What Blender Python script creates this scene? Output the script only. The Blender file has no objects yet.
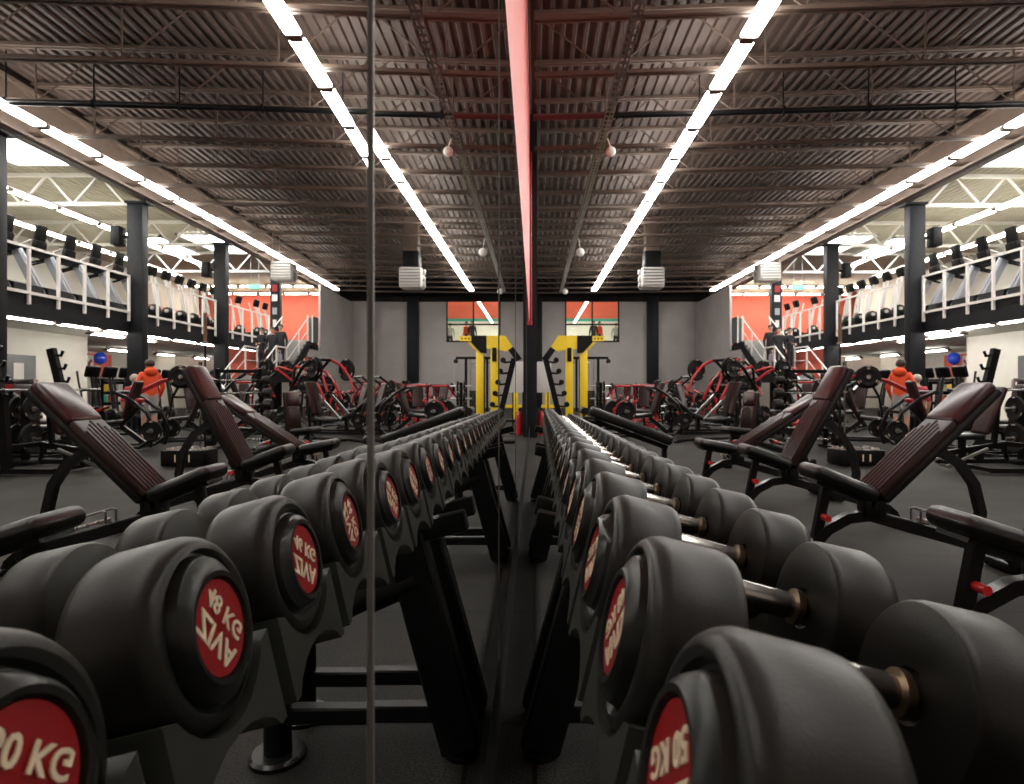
import bpy, bmesh, math, random
from mathutils import Vector, Matrix, Euler
random.seed(7)
S = bpy.context.scene
COL = S.collection
PI = math.pi
rad = math.radians

# ------------------------------------------------------------------ materials
def mat(name, col, rough=0.5, metal=0.0, spec=0.5, noise=0.0, nscale=20.0, bump=0.0, bscale=200.0, coat=0.0):
    m = bpy.data.materials.new(name); m.use_nodes = True
    nt = m.node_tree; b = nt.nodes['Principled BSDF']
    b.inputs['Base Color'].default_value = (*col, 1)
    b.inputs['Roughness'].default_value = rough
    b.inputs['Metallic'].default_value = metal
    b.inputs['Specular IOR Level'].default_value = spec
    if coat: b.inputs['Coat Weight'].default_value = coat
    if noise or bump:
        tc = nt.nodes.new('ShaderNodeTexCoord')
    if noise:
        n = nt.nodes.new('ShaderNodeTexNoise'); n.inputs['Scale'].default_value = nscale; n.inputs['Detail'].default_value = 5
        r = nt.nodes.new('ShaderNodeValToRGB')
        r.color_ramp.elements[0].position = .3; r.color_ramp.elements[1].position = .7
        r.color_ramp.elements[0].color = (*[max(0, c*(1-noise)) for c in col], 1)
        r.color_ramp.elements[1].color = (*[min(1, c*(1+noise)) for c in col], 1)
        nt.links.new(tc.outputs['Object'], n.inputs['Vector']); nt.links.new(n.outputs['Fac'], r.inputs['Fac'])
        nt.links.new(r.outputs['Color'], b.inputs['Base Color'])
    if bump:
        n2 = nt.nodes.new('ShaderNodeTexNoise'); n2.inputs['Scale'].default_value = bscale
        bp = nt.nodes.new('ShaderNodeBump'); bp.inputs['Strength'].default_value = bump; bp.inputs['Distance'].default_value = .002
        nt.links.new(tc.outputs['Object'], n2.inputs['Vector']); nt.links.new(n2.outputs['Fac'], bp.inputs['Height'])
        nt.links.new(bp.outputs['Normal'], b.inputs['Normal'])
    return m

def emit(name, col, st):
    m = bpy.data.materials.new(name); m.use_nodes = True
    nt = m.node_tree; nt.nodes.remove(nt.nodes['Principled BSDF'])
    e = nt.nodes.new('ShaderNodeEmission'); e.inputs['Color'].default_value = (*col, 1); e.inputs['Strength'].default_value = st
    nt.links.new(e.outputs['Emission'], nt.nodes['Material Output'].inputs['Surface'])
    return m

M = {}
M['urethane'] = mat('urethane', (.0120, .0112, .0095), .41, spec=.26, noise=.12, nscale=30, bump=.12, bscale=500)
M['face_urethane'] = mat('face_urethane', (.0085, .0090, .0082), .38, spec=.30)
M['badge_red'] = mat('badge_red', (.32, .005, .008), .35, spec=.4)
M['letter'] = mat('letter', (.85, .70, .50), .5)
M['chrome'] = mat('chrome', (.30, .285, .265), .24, 1.0)
M['steel'] = mat('steel', (.5, .49, .47), .3, 1.0)
M['brass'] = mat('brass', (.30, .23, .15), .35, 1.0)
M['frame'] = mat('frame', (.005, .005, .005), .45, spec=.16)
M['saddle'] = mat('saddle', (.036, .038, .032), .42, spec=.3)
M['frame_gloss'] = mat('frame_gloss', (.007, .007, .0075), .28, spec=.35)
M['vinyl'] = mat('vinyl', (.007, .007, .007), .36, spec=.4, bump=.08, bscale=300)
M['maroon'] = mat('maroon', (.024, .010, .0095), .38, spec=.35, bump=.08, bscale=300)
M['maroon_top'] = mat('maroon_top', (.036, .0085, .010), .28, spec=.5)
M['pipe_red'] = mat('pipe_red', (.08, .010, .009), .4)
M['red'] = mat('red', (.36, .010, .014), .34, spec=.5)
M['knob_red'] = mat('knob_red', (.62, .02, .018), .35)
M['silver'] = mat('silver', (.42, .42, .42), .35, .7)
M['grey_plastic'] = mat('grey_plastic', (.34, .36, .40), .45)
M['light_plastic'] = mat('light_plastic', (.62, .60, .57), .45)
M['rubber'] = mat('rubber', (.007, .007, .007), .6, spec=.2)
M['white_paint'] = mat('white_paint', (.80, .78, .74), .5)
M['white_wall'] = mat('white_wall', (.82, .80, .73), .7, noise=.04, nscale=2)
M['grey_wall'] = mat('grey_wall', (.42, .395, .38), .75, noise=.08, nscale=.8)
M['red_wall'] = mat('red_wall', (.84, .17, .11), .6, noise=.05, nscale=1.5)
M['red_glare_wall'] = mat('red_glare_wall', (.80, .20, .18), .5, noise=.04, nscale=1.5)  # red paint paled to salmon, lamp glare put into the base colour
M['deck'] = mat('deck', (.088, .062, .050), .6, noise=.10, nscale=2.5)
M['deck_lit'] = mat('deck_lit', (.42, .385, .30), .6, noise=.08, nscale=2.5)  # same deck as the hall, balcony lamp light put into its colour
M['joist'] = mat('joist', (.125, .090, .070), .6, noise=.1, nscale=4)
M['black_steel'] = mat('black_steel', (.007, .0075, .010), .55, spec=.25, noise=.2, nscale=6)
M['dark_wall'] = mat('dark_wall', (.008, .008, .008), .6, spec=.2)
M['door_grey'] = mat('door_grey', (.10, .11, .115), .5)
M['yellow'] = mat('yellow', (.92, .64, .02), .42)
M['teal'] = mat('teal', (.06, .42, .34), .5)
M['exit_green'] = emit('exit_green', (.25, .95, .70), .9)
M['orange'] = mat('orange', (.80, .085, .018), .75)
M['shirt'] = mat('shirt', (.36, .035, .045), .8)
M['shorts'] = mat('shorts', (.40, .39, .37), .85)
M['dark_cloth'] = mat('dark_cloth', (.02, .02, .024), .85)
M['lilac_cloth'] = mat('lilac_cloth', (.42, .38, .46), .85)
M['skin'] = mat('skin', (.55, .32, .22), .55)
M['hair'] = mat('hair', (.035, .02, .014), .6)
M['hair_grey'] = mat('hair_grey', (.42, .36, .31), .6)
M['blue'] = mat('blue', (.02, .06, .55), .25)
M['tread'] = mat('tread', (.5, .48, .44), .7)
M['lamp'] = emit('lamp', (1.0, .955, .90), 26.0)
M['lamp_upper'] = emit('lamp_upper', (1.0, .95, .82), 32.0)
M['lamp_low'] = emit('lamp_low', (1.0, .97, .90), 30.0)
M['daylight'] = emit('daylight', (.93, .97, 1.0), 7.0)
M['screen'] = emit('screen', (.04, .045, .05), .5)
M['red_screen'] = emit('red_screen', (.9, .05, .04), .8)
M['glass'] = mat('glass', (.9, .95, .95), .02)
_b = M['glass'].node_tree.nodes['Principled BSDF']; _b.inputs['Transmission Weight'].default_value = 1.0; _b.inputs['IOR'].default_value = 1.05
M['edge'] = mat('edge', (.14, .135, .125), .4, .2)
M['mirror'] = mat('mirror', (.89, .89, .875), 0.0, 1.0)

def floor_material():
    m = bpy.data.materials.new('rubber_floor'); m.use_nodes = True
    nt = m.node_tree; b = nt.nodes['Principled BSDF']
    tc = nt.nodes.new('ShaderNodeTexCoord')
    n = nt.nodes.new('ShaderNodeTexNoise'); n.inputs['Scale'].default_value = 130; n.inputs['Detail'].default_value = 3
    r = nt.nodes.new('ShaderNodeValToRGB'); e = r.color_ramp.elements
    e[0].position = .36; e[0].color = (.010, .010, .0095, 1); e[1].position = .68; e[1].color = (.043, .041, .038, 1)
    n2 = nt.nodes.new('ShaderNodeTexNoise'); n2.inputs['Scale'].default_value = 1.1; n2.inputs['Detail'].default_value = 6
    r2 = nt.nodes.new('ShaderNodeValToRGB'); e2 = r2.color_ramp.elements
    e2[0].position = .35; e2[0].color = (.50, .50, .50, 1); e2[1].position = .7; e2[1].color = (1.3, 1.27, 1.2, 1)
    br = nt.nodes.new('ShaderNodeTexBrick'); br.offset = 0.0
    br.inputs['Color1'].default_value = (1, 1, 1, 1); br.inputs['Color2'].default_value = (.86, .86, .86, 1); br.inputs['Mortar'].default_value = (.22, .22, .22, 1)
    br.inputs['Scale'].default_value = 1.0; br.inputs['Mortar Size'].default_value = .007; br.inputs['Brick Width'].default_value = 1.0; br.inputs['Row Height'].default_value = 1.0
    x1 = nt.nodes.new('ShaderNodeMix'); x1.data_type = 'RGBA'; x1.blend_type = 'MULTIPLY'; x1.inputs[0].default_value = 1
    x2 = nt.nodes.new('ShaderNodeMix'); x2.data_type = 'RGBA'; x2.blend_type = 'MULTIPLY'; x2.inputs[0].default_value = 1
    L = nt.links.new
    for q in (n, n2, br): L(tc.outputs['Object'], q.inputs['Vector'])
    L(n.outputs['Fac'], r.inputs['Fac']); L(n2.outputs['Fac'], r2.inputs['Fac'])
    L(r.outputs['Color'], x1.inputs[6]); L(r2.outputs['Color'], x1.inputs[7])
    L(x1.outputs[2], x2.inputs[6]); L(br.outputs['Color'], x2.inputs[7])
    L(x2.outputs[2], b.inputs['Base Color'])
    b.inputs['Roughness'].default_value = .7; b.inputs['Specular IOR Level'].default_value = .12
    bp = nt.nodes.new('ShaderNodeBump'); bp.inputs['Strength'].default_value = .25; bp.inputs['Distance'].default_value = .003
    L(n.outputs['Fac'], bp.inputs['Height']); L(bp.outputs['Normal'], b.inputs['Normal'])
    return m
M['floor'] = floor_material()

# ------------------------------------------------------------------ mesh collector
_rb = {}
def rbox_data(sx, sy, sz, r, seg):
    k = (round(sx, 4), round(sy, 4), round(sz, 4), round(r, 4), seg)
    if k not in _rb:
        bm = bmesh.new(); bmesh.ops.create_cube(bm, size=1)
        for v in bm.verts: v.co = Vector((v.co.x*sx, v.co.y*sy, v.co.z*sz))
        r2 = min(r, min(sx, sy, sz)*.49)
        if r2 > 0: bmesh.ops.bevel(bm, geom=bm.edges[:], offset=r2, segments=seg, profile=.5, affect='EDGES')
        bm.verts.index_update()
        _rb[k] = ([v.co.copy() for v in bm.verts], [[v.index for v in f.verts] for f in bm.faces]); bm.free()
    return _rb[k]

class MB:
    def __init__(s): s.v = []; s.f = []; s.mi = []; s.mats = []; s.cur = 0; s.X = Matrix()
    def m(s, name):
        if name not in s.mats: s.mats.append(name)
        s.cur = s.mats.index(name); return s
    def add(s, vs, fs):
        o = len(s.v); X = s.X
        s.v += [X @ Vector(v) for v in vs]
        s.f += [[i+o for i in f] for f in fs]; s.mi += [s.cur]*len(fs); return s
    def box(s, c, size, rot=None, r=0.0, seg=2):
        vs, fs = rbox_data(*size, r, seg)
        T = Matrix.Translation(c)
        if rot is not None: T = T @ (rot if isinstance(rot, Matrix) else Euler(rot).to_matrix().to_4x4())
        return s.add([T @ v for v in vs], fs)
    def bar(s, p0, p1, w, h, r=0.0, up=(0, 0, 1)):
        """rectangular bar from p0 to p1; w across, h along up"""
        p0 = Vector(p0); p1 = Vector(p1); d = p1-p0; L = d.length
        if L < 1e-6: return s
        x = d/L; u = Vector(up)
        if abs(x.dot(u)) > .99: u = Vector((0, 1, 0))
        y = u.cross(x).normalized(); z = x.cross(y)
        R = Matrix((x, y, z)).transposed().to_4x4()
        vs, fs = rbox_data(L, w, h, r, 1)
        T = Matrix.Translation((p0+p1)/2) @ R
        return s.add([T @ v for v in vs], fs)
    def path(s, pts, r, n=8, cap=True, sq=False):
        """tube swept along a polyline; r may be a list"""
        P = [Vector(p) for p in pts]; k = len(P)
        rs = r if isinstance(r, (list, tuple)) else [r]*k
        t0 = (P[1]-P[0]).normalized(); u = Vector((0, 0, 1)) if abs(t0.z) < .9 else Vector((0, 1, 0))
        nrm = (u - t0*u.dot(t0)).normalized(); vs = []; fs = []
        for i in range(k):
            if i == 0: t = t0; sc = 1
            elif i == k-1: t = (P[i]-P[i-1]).normalized(); sc = 1
            else:
                a = (P[i]-P[i-1]).normalized(); b = (P[i+1]-P[i]).normalized(); t = (a+b)
                t = t.normalized() if t.length > 1e-6 else a
                sc = 1/max(.5, t.dot(a))
            nrm = (nrm - t*nrm.dot(t))
            nrm = nrm.normalized() if nrm.length > 1e-6 else t.orthogonal().normalized()
            bn = t.cross(nrm)
            for j in range(n):
                a = 2*PI*(j+.5)/n
                q = rs[i]*(1.3 if sq else 1)
                vs.append(P[i] + (nrm*math.cos(a)+bn*math.sin(a))*q)
        for i in range(k-1):
            for j in range(n):
                fs.append([i*n+j, i*n+(j+1) % n, (i+1)*n+(j+1) % n, (i+1)*n+j])
        if cap: fs.append(list(range(n))[::-1]); fs.append([(k-1)*n+j for j in range(n)])
        return s.add(vs, fs)
    def cyl(s, p0, p1, r, n=16): return s.path([p0, p1], r, n)
    def lathe(s, prof, p0=(0, 0, 0), axis=(0, 0, 1), n=24, mod=None):
        """prof: [(dist along axis, radius)]; closes at radius 0"""
        ax = Vector(axis).normalized(); u = ax.orthogonal().normalized()
        if abs(ax.x) > .9: u = Vector((0, 0, 1))
        w = ax.cross(u); p0 = Vector(p0); vs = []; fs = []; rings = []
        for (d, r) in prof:
            if r <= 1e-6: rings.append([len(vs)]); vs.append(p0+ax*d)
            else:
                ring = []
                for j in range(n):
                    a = 2*PI*j/n; rr = r; dd = d
                    if mod: rr, dd = mod(d, r, a)
                    ring.append(len(vs)); vs.append(p0+ax*dd+(u*math.cos(a)+w*math.sin(a))*rr)
                rings.append(ring)
        for A, B in zip(rings, rings[1:]):
            if len(A) == 1 and len(B) == 1: continue
            for j in range(n):
                if len(A) == 1: fs.append([A[0], B[(j+1) % n], B[j]])
                elif len(B) == 1: fs.append([A[j], A[(j+1) % n], B[0]])
                else: fs.append([A[j], A[(j+1) % n], B[(j+1) % n], B[j]])
        return s.add(vs, fs)
    def ball(s, c, r, n=12, sc=(1, 1, 1)):
        pr = [(-math.cos(PI*i/(n//2)), math.sin(PI*i/(n//2))) for i in range(n//2+1)]
        X = s.X; s.X = X @ Matrix.Translation(c) @ Matrix.Diagonal((r*sc[0], r*sc[1], r*sc[2], 1))
        s.lathe(pr, n=n); s.X = X; return s
    def prism(s, poly, y0, y1, plane='xz'):
        """closed 2-D outline extruded along the third axis"""
        k = len(poly)
        f = {'xz': lambda a, b, c: (a, c, b), 'yz': lambda a, b, c: (c, a, b), 'xy': lambda a, b, c: (a, b, c)}[plane]
        vs = [f(a, b, y0) for a, b in poly]+[f(a, b, y1) for a, b in poly]
        fs = [list(range(k))[::-1], [k+i for i in range(k)]]+[[i, (i+1) % k, k+(i+1) % k, k+i] for i in range(k)]
        return s.add(vs, fs)
    def mesh(s, name, default='frame', smooth=True):
        me = bpy.data.meshes.new(name)
        me.from_pydata([tuple(v) for v in s.v], [], s.f)
        for n in (s.mats or [default]): me.materials.append(M[n])
        if s.mats: me.polygons.foreach_set('material_index', s.mi)
        bm = bmesh.new(); bm.from_mesh(me); bmesh.ops.recalc_face_normals(bm, faces=bm.faces[:]); bm.to_mesh(me); bm.free()
        if smooth:
            me.polygons.foreach_set('use_smooth', [True]*len(me.polygons)); me.set_sharp_from_angle(angle=rad(38))
        me.update(); return me
    def obj(s, name, default='frame', parent=None, smooth=True):
        o = bpy.data.objects.new(name, s.mesh(name, default, smooth)); COL.objects.link(o)
        if parent is not None: o.parent = parent
        return o

def thing(name, label, cat, loc=(0, 0, 0), rz=0.0, group=None):
    o = bpy.data.objects.new(name, None); COL.objects.link(o); o.empty_display_size = .1
    o.location = loc; o.rotation_euler = (0, 0, rz)
    o['label'] = label; o['category'] = cat
    if group: o['group'] = group
    return o
def tag(o, label, cat, group=None, kind=None):
    o['label'] = label; o['category'] = cat
    if group: o['group'] = group
    if kind: o['kind'] = kind
    return o
def struct(o, label=None):
    o['kind'] = 'structure'
    if label: o['label'] = label
    return o
def kids(o): return [c for c in COL.objects if c.parent == o]
def dup(root, loc, rz=None, label=None, group=None):
    def cp(o, par):
        c = o.copy(); COL.objects.link(c)
        if par is not None: c.parent = par
        for k in kids(o): cp(k, c)
        return c
    r = cp(root, None); r.location = loc
    if rz is not None: r.rotation_euler = (0, 0, rz)
    if label: r['label'] = label
    if group: r['group'] = group
    return r

ORD = ['first', 'second', 'third', 'fourth', 'fifth', 'sixth', 'seventh', 'eighth', 'ninth', 'tenth', 'eleventh', 'twelfth', 'thirteenth',
       'fourteenth', 'fifteenth', 'sixteenth', 'seventeenth', 'eighteenth', 'nineteenth', 'twentieth', 'twenty-first', 'twenty-second',
       'twenty-third', 'twenty-fourth', 'twenty-fifth', 'twenty-sixth', 'twenty-seventh', 'twenty-eighth', 'twenty-ninth', 'thirtieth']

_txt = {}
def text_geo(body, size):
    """flat letter outlines as (verts, faces) centred on the origin in XY"""
    if (body, size) in _txt: return _txt[(body, size)]
    cu = bpy.data.curves.new('t', 'FONT'); cu.body = body; cu.size = size; cu.align_x = 'CENTER'; cu.align_y = 'CENTER'; cu.offset = size*.022
    cu.resolution_u = 3; cu.extrude = 0.0006
    ob = bpy.data.objects.new('t', cu); COL.objects.link(ob)
    dg = bpy.context.evaluated_depsgraph_get(); dg.update()
    me = bpy.data.meshes.new_from_object(ob.evaluated_get(dg))
    g = ([v.co.copy() for v in me.vertices], [list(p.vertices) for p in me.polygons])
    bpy.data.objects.remove(ob); bpy.data.curves.remove(cu); bpy.data.meshes.remove(me)
    _txt[(body, size)] = g; return g

# ------------------------------------------------------------------ camera
CAMH = 1.10
cd = bpy.data.cameras.new('camera'); cam = bpy.data.objects.new('camera', cd); COL.objects.link(cam)
cam.location = (0, 0, CAMH); cam.rotation_euler = (PI/2, 0, 0)
cd.sensor_fit = 'HORIZONTAL'; cd.sensor_width = 36; cd.lens = 610/1024*36
cd.shift_x = -22.6/1024; cd.shift_y = -4/1024; cd.clip_start = .01; cd.clip_end = 200
cd.dof.use_dof = True; cd.dof.focus_distance = 1.25; cd.dof.aperture_fstop = 9.0
S.camera = cam
S.view_settings.view_transform = 'Standard'; S.view_settings.look = 'None'; S.view_settings.gamma = 1.0
S.view_settings.use_curve_mapping = False; S.view_settings.exposure = 0.70
w = bpy.data.worlds.new('world'); S.world = w; w.use_nodes = True
w.node_tree.nodes['Background'].inputs['Color'].default_value = (.5, .55, .6, 1); w.node_tree.nodes['Background'].inputs['Strength'].default_value = .01
S.cycles.use_denoising = True
S.cycles.max_bounces = 8; S.cycles.sample_clamp_indirect = 6.0; S.cycles.caustics_reflective = True; S.cycles.caustics_refractive = False

# ------------------------------------------------------------------ room shell
MX = -.10          # mirror face
DECK = 7.20        # underside of roof deck
BACK = 34.0        # back wall
SIDE = 19.0        # outer wall behind balcony
BAL = 3.06         # balcony floor level
SKEW = -.0625      # roof joists are not quite square to the mirror wall

def quad(name, m, vs):
    b = MB().m(m); n = len(vs); b.add(vs, [list(range(n))]); return b.obj(name)
fl = MB().m('floor').box((9.4, 15.5, -.05), (19.2, 39.2, .1)).obj('floor'); struct(fl, 'dark speckled rubber gym floor')

def corrugated(name, m, x0, x1, y0, y1, z, pitch=.20, dep=.055):
    b = MB().m(m); xs = []; x = x0
    while x < x1:
        for dx, dz in ((0, 0), (.30, 0), (.42, dep), (.88, dep)):
            q = x+dx*pitch
            if q <= x1: xs.append((q, z+dz))
        x += pitch
    xs.append((x1, z)); n = len(xs)
    vs = [(a, y0, c) for a, c in xs]+[(a, y1, c) for a, c in xs]
    b.add(vs, [[i, i+1, n+i+1, n+i] for i in range(n-1)])
    b.box(((x0+x1)/2, (y0+y1)/2, z+dep+.06), (x1-x0, y1-y0, .06))
    return b.obj(name, smooth=False)
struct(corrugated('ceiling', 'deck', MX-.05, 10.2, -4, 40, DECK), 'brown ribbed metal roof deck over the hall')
struct(corrugated('ceiling_side', 'deck_lit', 10.2, SIDE+.2, -4, 40, DECK-.35), 'ribbed roof deck over the balcony, coloured as lit by its lamps')

struct(MB().m('red_glare_wall').box((MX-.06, 5.0, (2.42+DECK)/2), (.10, 18, DECK-2.42)).obj('wall_left'), 'red wall above the mirror')
struct(MB().m('dark_wall').box((MX-.06, 5.0, .17), (.10, 18, .34)).obj('baseboard_left'), 'black skirting under the mirror')
struct(MB().m('dark_wall').box((MX-.09, 5.0, 1.38), (.06, 18, 2.10)).obj('wall_left_backing'))
struct(MB().m('grey_wall').box((MX-.06, 24.0, DECK/2), (.10, 20, DECK)).obj('wall_left_far'), 'grey wall past the mirror')
# back wall with a window opening X 1.72..4.72, Z 3.66..6.2
WX0, WX1, WZ0, WZ1 = 1.70, 4.72, 3.66, 6.18
bw = MB().m('grey_wall')
bw.box(((MX+WX0)/2, BACK+.1, DECK/2), (WX0-MX, .2, DECK)); bw.box(((WX1+10.9)/2, BACK+.1, DECK/2), (10.9-WX1, .2, DECK))
bw.box(((WX0+WX1)/2, BACK+.1, WZ0/2), (WX1-WX0, .2, WZ0)); bw.box(((WX0+WX1)/2, BACK+.1, (WZ1+DECK)/2), (WX1-WX0, .2, DECK-WZ1))
struct(bw.obj('wall_back'), 'grey back wall of the hall')
bb = MB().m('dark_wall').box((5.4, BACK-.03, 6.55), (11, .06, 1.3)).obj('trim_1'); struct(bb, 'black band along the top of the back wall')
for i, x in enumerate((6.55, .25)):
    struct(MB().m('black_steel').box((x, BACK-.16, 3.1), (.62 if i == 0 else .35, .3, 6.2), r=.02).obj('pillar'), 'black steel column on the back wall')
win = MB().m('black_steel')
cx = (WX0+WX1)/2; cz = (WZ0+WZ1)/2
for a in (WX0+.04, WX1-.04, cx): win.box((a, BACK+.02, cz), (.07, .12, WZ1-WZ0))
for a in (WZ0+.04, WZ1-.04, 4.64): win.box((cx, BACK+.02, a), (WX1-WX0, .12, .08))
wo = struct(win.obj('window_1'), 'black framed window to the upper room')
MB().m('glass').box((cx, BACK+.05, cz), (WX1-WX0, .012, WZ1-WZ0)).obj('pane', parent=wo)
# the lit room behind that window
ur = MB().m('red_wall').box((4.4, 47, 7.6), (11, .1, 2.4)).m('white_wall').box((4.4, 47, 5.0), (11, .1, 2.8)).m('teal').box((4.4, 46.9, 6.33), (11, .05, .2))
ur.m('white_wall').box((4.4, 40.8, 3.3), (11, 12.4, .1)).box((4.4, 40.8, 8.6), (11, 12.4, .1)).box((-.9, 40.8, 6), (.1, 12.4, 5.4)).box((9.8, 40.8, 6), (.1, 12.4, 5.4))
struct(ur.obj('wall_upper_room'), 'red and white wall of the upper room behind the window')
# balcony slab, walls behind and under it
struct(MB().m('black_steel').box((10.42, 14.0, (2.58+BAL)/2), (.24, 36, BAL-2.58)).obj('trim_2'), 'black balcony edge beam')
struct(MB().m('dark_wall').box(((10.54+SIDE)/2, 14.0, BAL-.06), (SIDE-10.54, 36, .12)).m('white_wall').box(((10.54+SIDE)/2, 14.0, BAL-.32), (SIDE-10.54, 36, .05)).obj('floor_balcony'), 'balcony floor')
struct(MB().m('white_wall').box((SIDE+.1, 16, DECK/2), (.2, 40, DECK)).obj('wall_right'), 'white outer wall')
struct(MB().m('red_wall').box((SIDE-.03, 34.2, 4.2), (.06, 7.4, 2.3)).obj('trim_4'), 'red lower band of the outer wall on the balcony')
struct(MB().m('white_wall').box((13.6+.1, 7.5, 1.35), (.2, 23, 2.7)).box((16.3, 19.1, 1.35), (5.4, .2, 2.7)).obj('wall_right_lower'), 'white wall under the balcony')
struct(MB().m('red_wall').box((16.0, 38.1, 3.6), (11, .2, DECK)).obj('wall_back_balcony'), 'red end wall of the balcony')
struct(MB().m('white_wall').box((15.2, 33.6, 1.4), (8.0, .2, 2.8)).obj('wall_back_lower'), 'white end wall under the balcony')
struct(MB().m('red_wall').box((18.88, 27.3, 2.1), (.1, 1.5, 1.0)).obj('trim_3'), 'red wall panel under the balcony')
struct(MB().m('white_wall').box((9, -4.1, DECK/2), (19, .2, DECK)).obj('wall_front'))
# grey doors in the lower wall
for i, (y, wd) in enumerate(((16.6, 1.0), (15.2, 1.0), (13.6, 1.3))):
    d = struct(MB().m('door_grey').box((13.57, y, 1.0), (.06, wd, 2.0), r=.01).obj(f'door_{i+1}'), 'dark grey door in the white wall')
    MB().m('steel').cyl((13.52, y-.36*wd, 1.0), (13.44, y-.36*wd, 1.0), .012).cyl((13.45, y-.36*wd, 1.0), (13.45, y-.24*wd, 1.0), .011).obj('door_handle', parent=d)
for i, (x, y) in enumerate(((17.6, 33.46), (14.0, 33.46))):
    d = struct(MB().m('door_grey').box((x, y, 1.0), (1.0, .06, 2.0), r=.01).obj(f'door_{i+4}'), 'grey door in the far white wall')
    MB().m('steel').cyl((x+.35, y-.03, 1), (x+.35, y-.12, 1), .015).obj('door_handle', parent=d)
tag(MB().m('white_paint').box((13.53, 16.5, 1.55), (.008, .34, .45)).obj('paper_notice'), 'white paper notice on the grey door under the balcony', 'notice')
sg = thing('cross_sign', 'white sign with a red cross on the red wall panel', 'sign', (18.80, 26.45, 2.12))
MB().m('white_paint').box((0, 0, 0), (.05, .66, .8)).obj('board', parent=sg)
MB().m('red').bar((-.04, -.2, -.2), (-.04, .2, .2), .02, .11).bar((-.04, -.2, .2), (-.04, .2, -.2), .02, .11).obj('cross', parent=sg)

# columns, girder, joists
COLY = (11.8, 16.3, 20.9, 25.7)
struct(MB().m('joist').box((9.80, 15.5, 6.5), (.10, 37, .95)).box((9.80, 15.5, 6.06), (.36, 37, .05)).box((9.80, 15.5, 6.98), (.36, 37, .05)).obj('ceiling_girder'), 'brown steel girder along the balcony side')
for i, y in enumerate(COLY):
    b = MB().m('black_steel')
    b.box((10.16, y, 3.0), (.42, .26, 6.02), r=.012)
    b.box((10.1, y, 5.99), (.6, .4, .05)).box((10.16, y, .02), (.6, .5, .04))
    b.bar((10.0, y, 2.1), (10.35, y, 2.6), .2, .12)
    struct(b.obj('column'), 'black steel column under the balcony girder')
for k in range(19):
    y = 6.87+1.5*k
    if y > 33.4: break
    b = MB().m('joist'); zb, zt, x1 = 6.15, 7.14, 9.75
    for dy in (-.045, .045):
        b.box((x1/2, dy, zb), (x1, .05, .055)).box((x1/2, dy, zt), (x1, .05, .06))
    n = 4; st = x1/n
    for q in range(n):
        a = q*st
        b.bar((a, 0, zt), (a+st/2, 0, zb), .02, .02); b.bar((a+st/2, 0, zb), (a+st, 0, zt), .02, .02)
        b.bar((a+st/2, 0, zb), (a+st/2, 0, zt), .02, .03)
    o = struct(b.obj('ceiling_joist', smooth=False), 'open web roof joist'); o.location = (0, y, 0); o.rotation_euler = (0, 0, SKEW)
# white trusses over the balcony, one off each column
for i, y in enumerate(COLY):
    b = MB().m('white_paint'); z0, z1 = 5.98, 6.75
    b.bar((10.4, y, z0), (18.8, y, z0), .09, .09); b.bar((10.4, y, z1), (18.8, y, z1), .09, .09)
    for q in range(6):
        a = 10.5+q*1.4
        b.bar((a, y, z0), (a+.7, y, z1), .05, .05); b.bar((a+.7, y, z1), (a+1.4, y, z0), .05, .05)
    struct(b.obj('ceiling_truss', smooth=False), 'white roof truss over the balcony')
# skylights
for i, (x, y, sx, sy) in enumerate(((12.0, 13.9, 1.7, 3.4), (12.0, 24.2, 1.5, 3.0), (14.3, 24.6, 1.4, 3.0))):
    t = thing('skylight', ['bright skylight in the roof above the treadmills', 'bright skylight in the roof beside the girder past the second column', 'bright skylight in the roof above the lamp row of the ellipticals'][i], 'skylight', (x, y, DECK-.40))
    MB().m('daylight').box((0, 0, 0), (sx, sy, .02)).obj('pane', parent=t)
    fm = MB().m('white_paint')
    for q in (-1, 1): fm.box((q*sx/2, 0, 0), (.08, sy+.08, .1)).box((0, q*sy/2, 0), (sx+.08, .08, .1))
    fm.obj('frame', parent=t)

# ------------------------------------------------------------------ mirror panels
t = thing('mirror_panel', 'mirror panel with a bent edge at the near end of the wall', 'mirror', (MX, -.1, .34))
n = 40; vs = []; fs = []
ys = [-.5+.87*i/n for i in range(n+1)]
xx = sum((.003+max(0, (y-.10))/.30*.0125)*.87/n for y in ys[1:])
for i, y in enumerate(ys):
    if i: 
        dl = .003+max(0, (y-.10))/.30*.0125
        xx -= dl*(y-ys[i-1])
    vs += [(MX+xx, y, .34), (MX+xx, y, 2.42), (MX+xx-.006, y, .34), (MX+xx-.006, y, 2.42)]
for i in range(n):
    a = i*4; c = a+4
    fs += [[a, c, c+1, a+1], [a+2, a+3, c+3, c+2], [a+1, c+1, c+3, a+3], [a, a+2, c+2, c]]
fs += [[0, 1, 3, 2], [n*4, n*4+2, n*4+3, n*4+1]]
b = MB().m('mirror'); b.X = Matrix.Translation((-MX, .1, -.34)); b.add(vs, fs); b.obj('glass', parent=t)
for i, (y0, y1) in enumerate(((.371, 1.70), (1.703, 3.2), (3.203, 7.5), (7.503, 13.55))):
    t = thing('mirror_panel', ['mirror panel beside the first dumbbells of the rack, showing the broken lamp row', 'mirror panel second along the wall from the bent one',
              'mirror panel third along the wall from the bent one', 'long mirror panel that ends at the black pillar'][i], 'mirror', (MX, (y0+y1)/2, .34))
    MB().m('mirror').box((-.003, 0, 1.04), (.006, y1-y0, 2.08)).obj('glass', parent=t)
    MB().m('edge').box((-.002, -(y1-y0)/2+.001, 1.04), (.008, .002, 2.08)).obj('edge', parent=t)
struct(MB().m('black_steel').box((-.035, 13.85, DECK/2), (.18, .5, DECK)).obj('pillar'), 'black pillar where the mirror ends')

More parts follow.
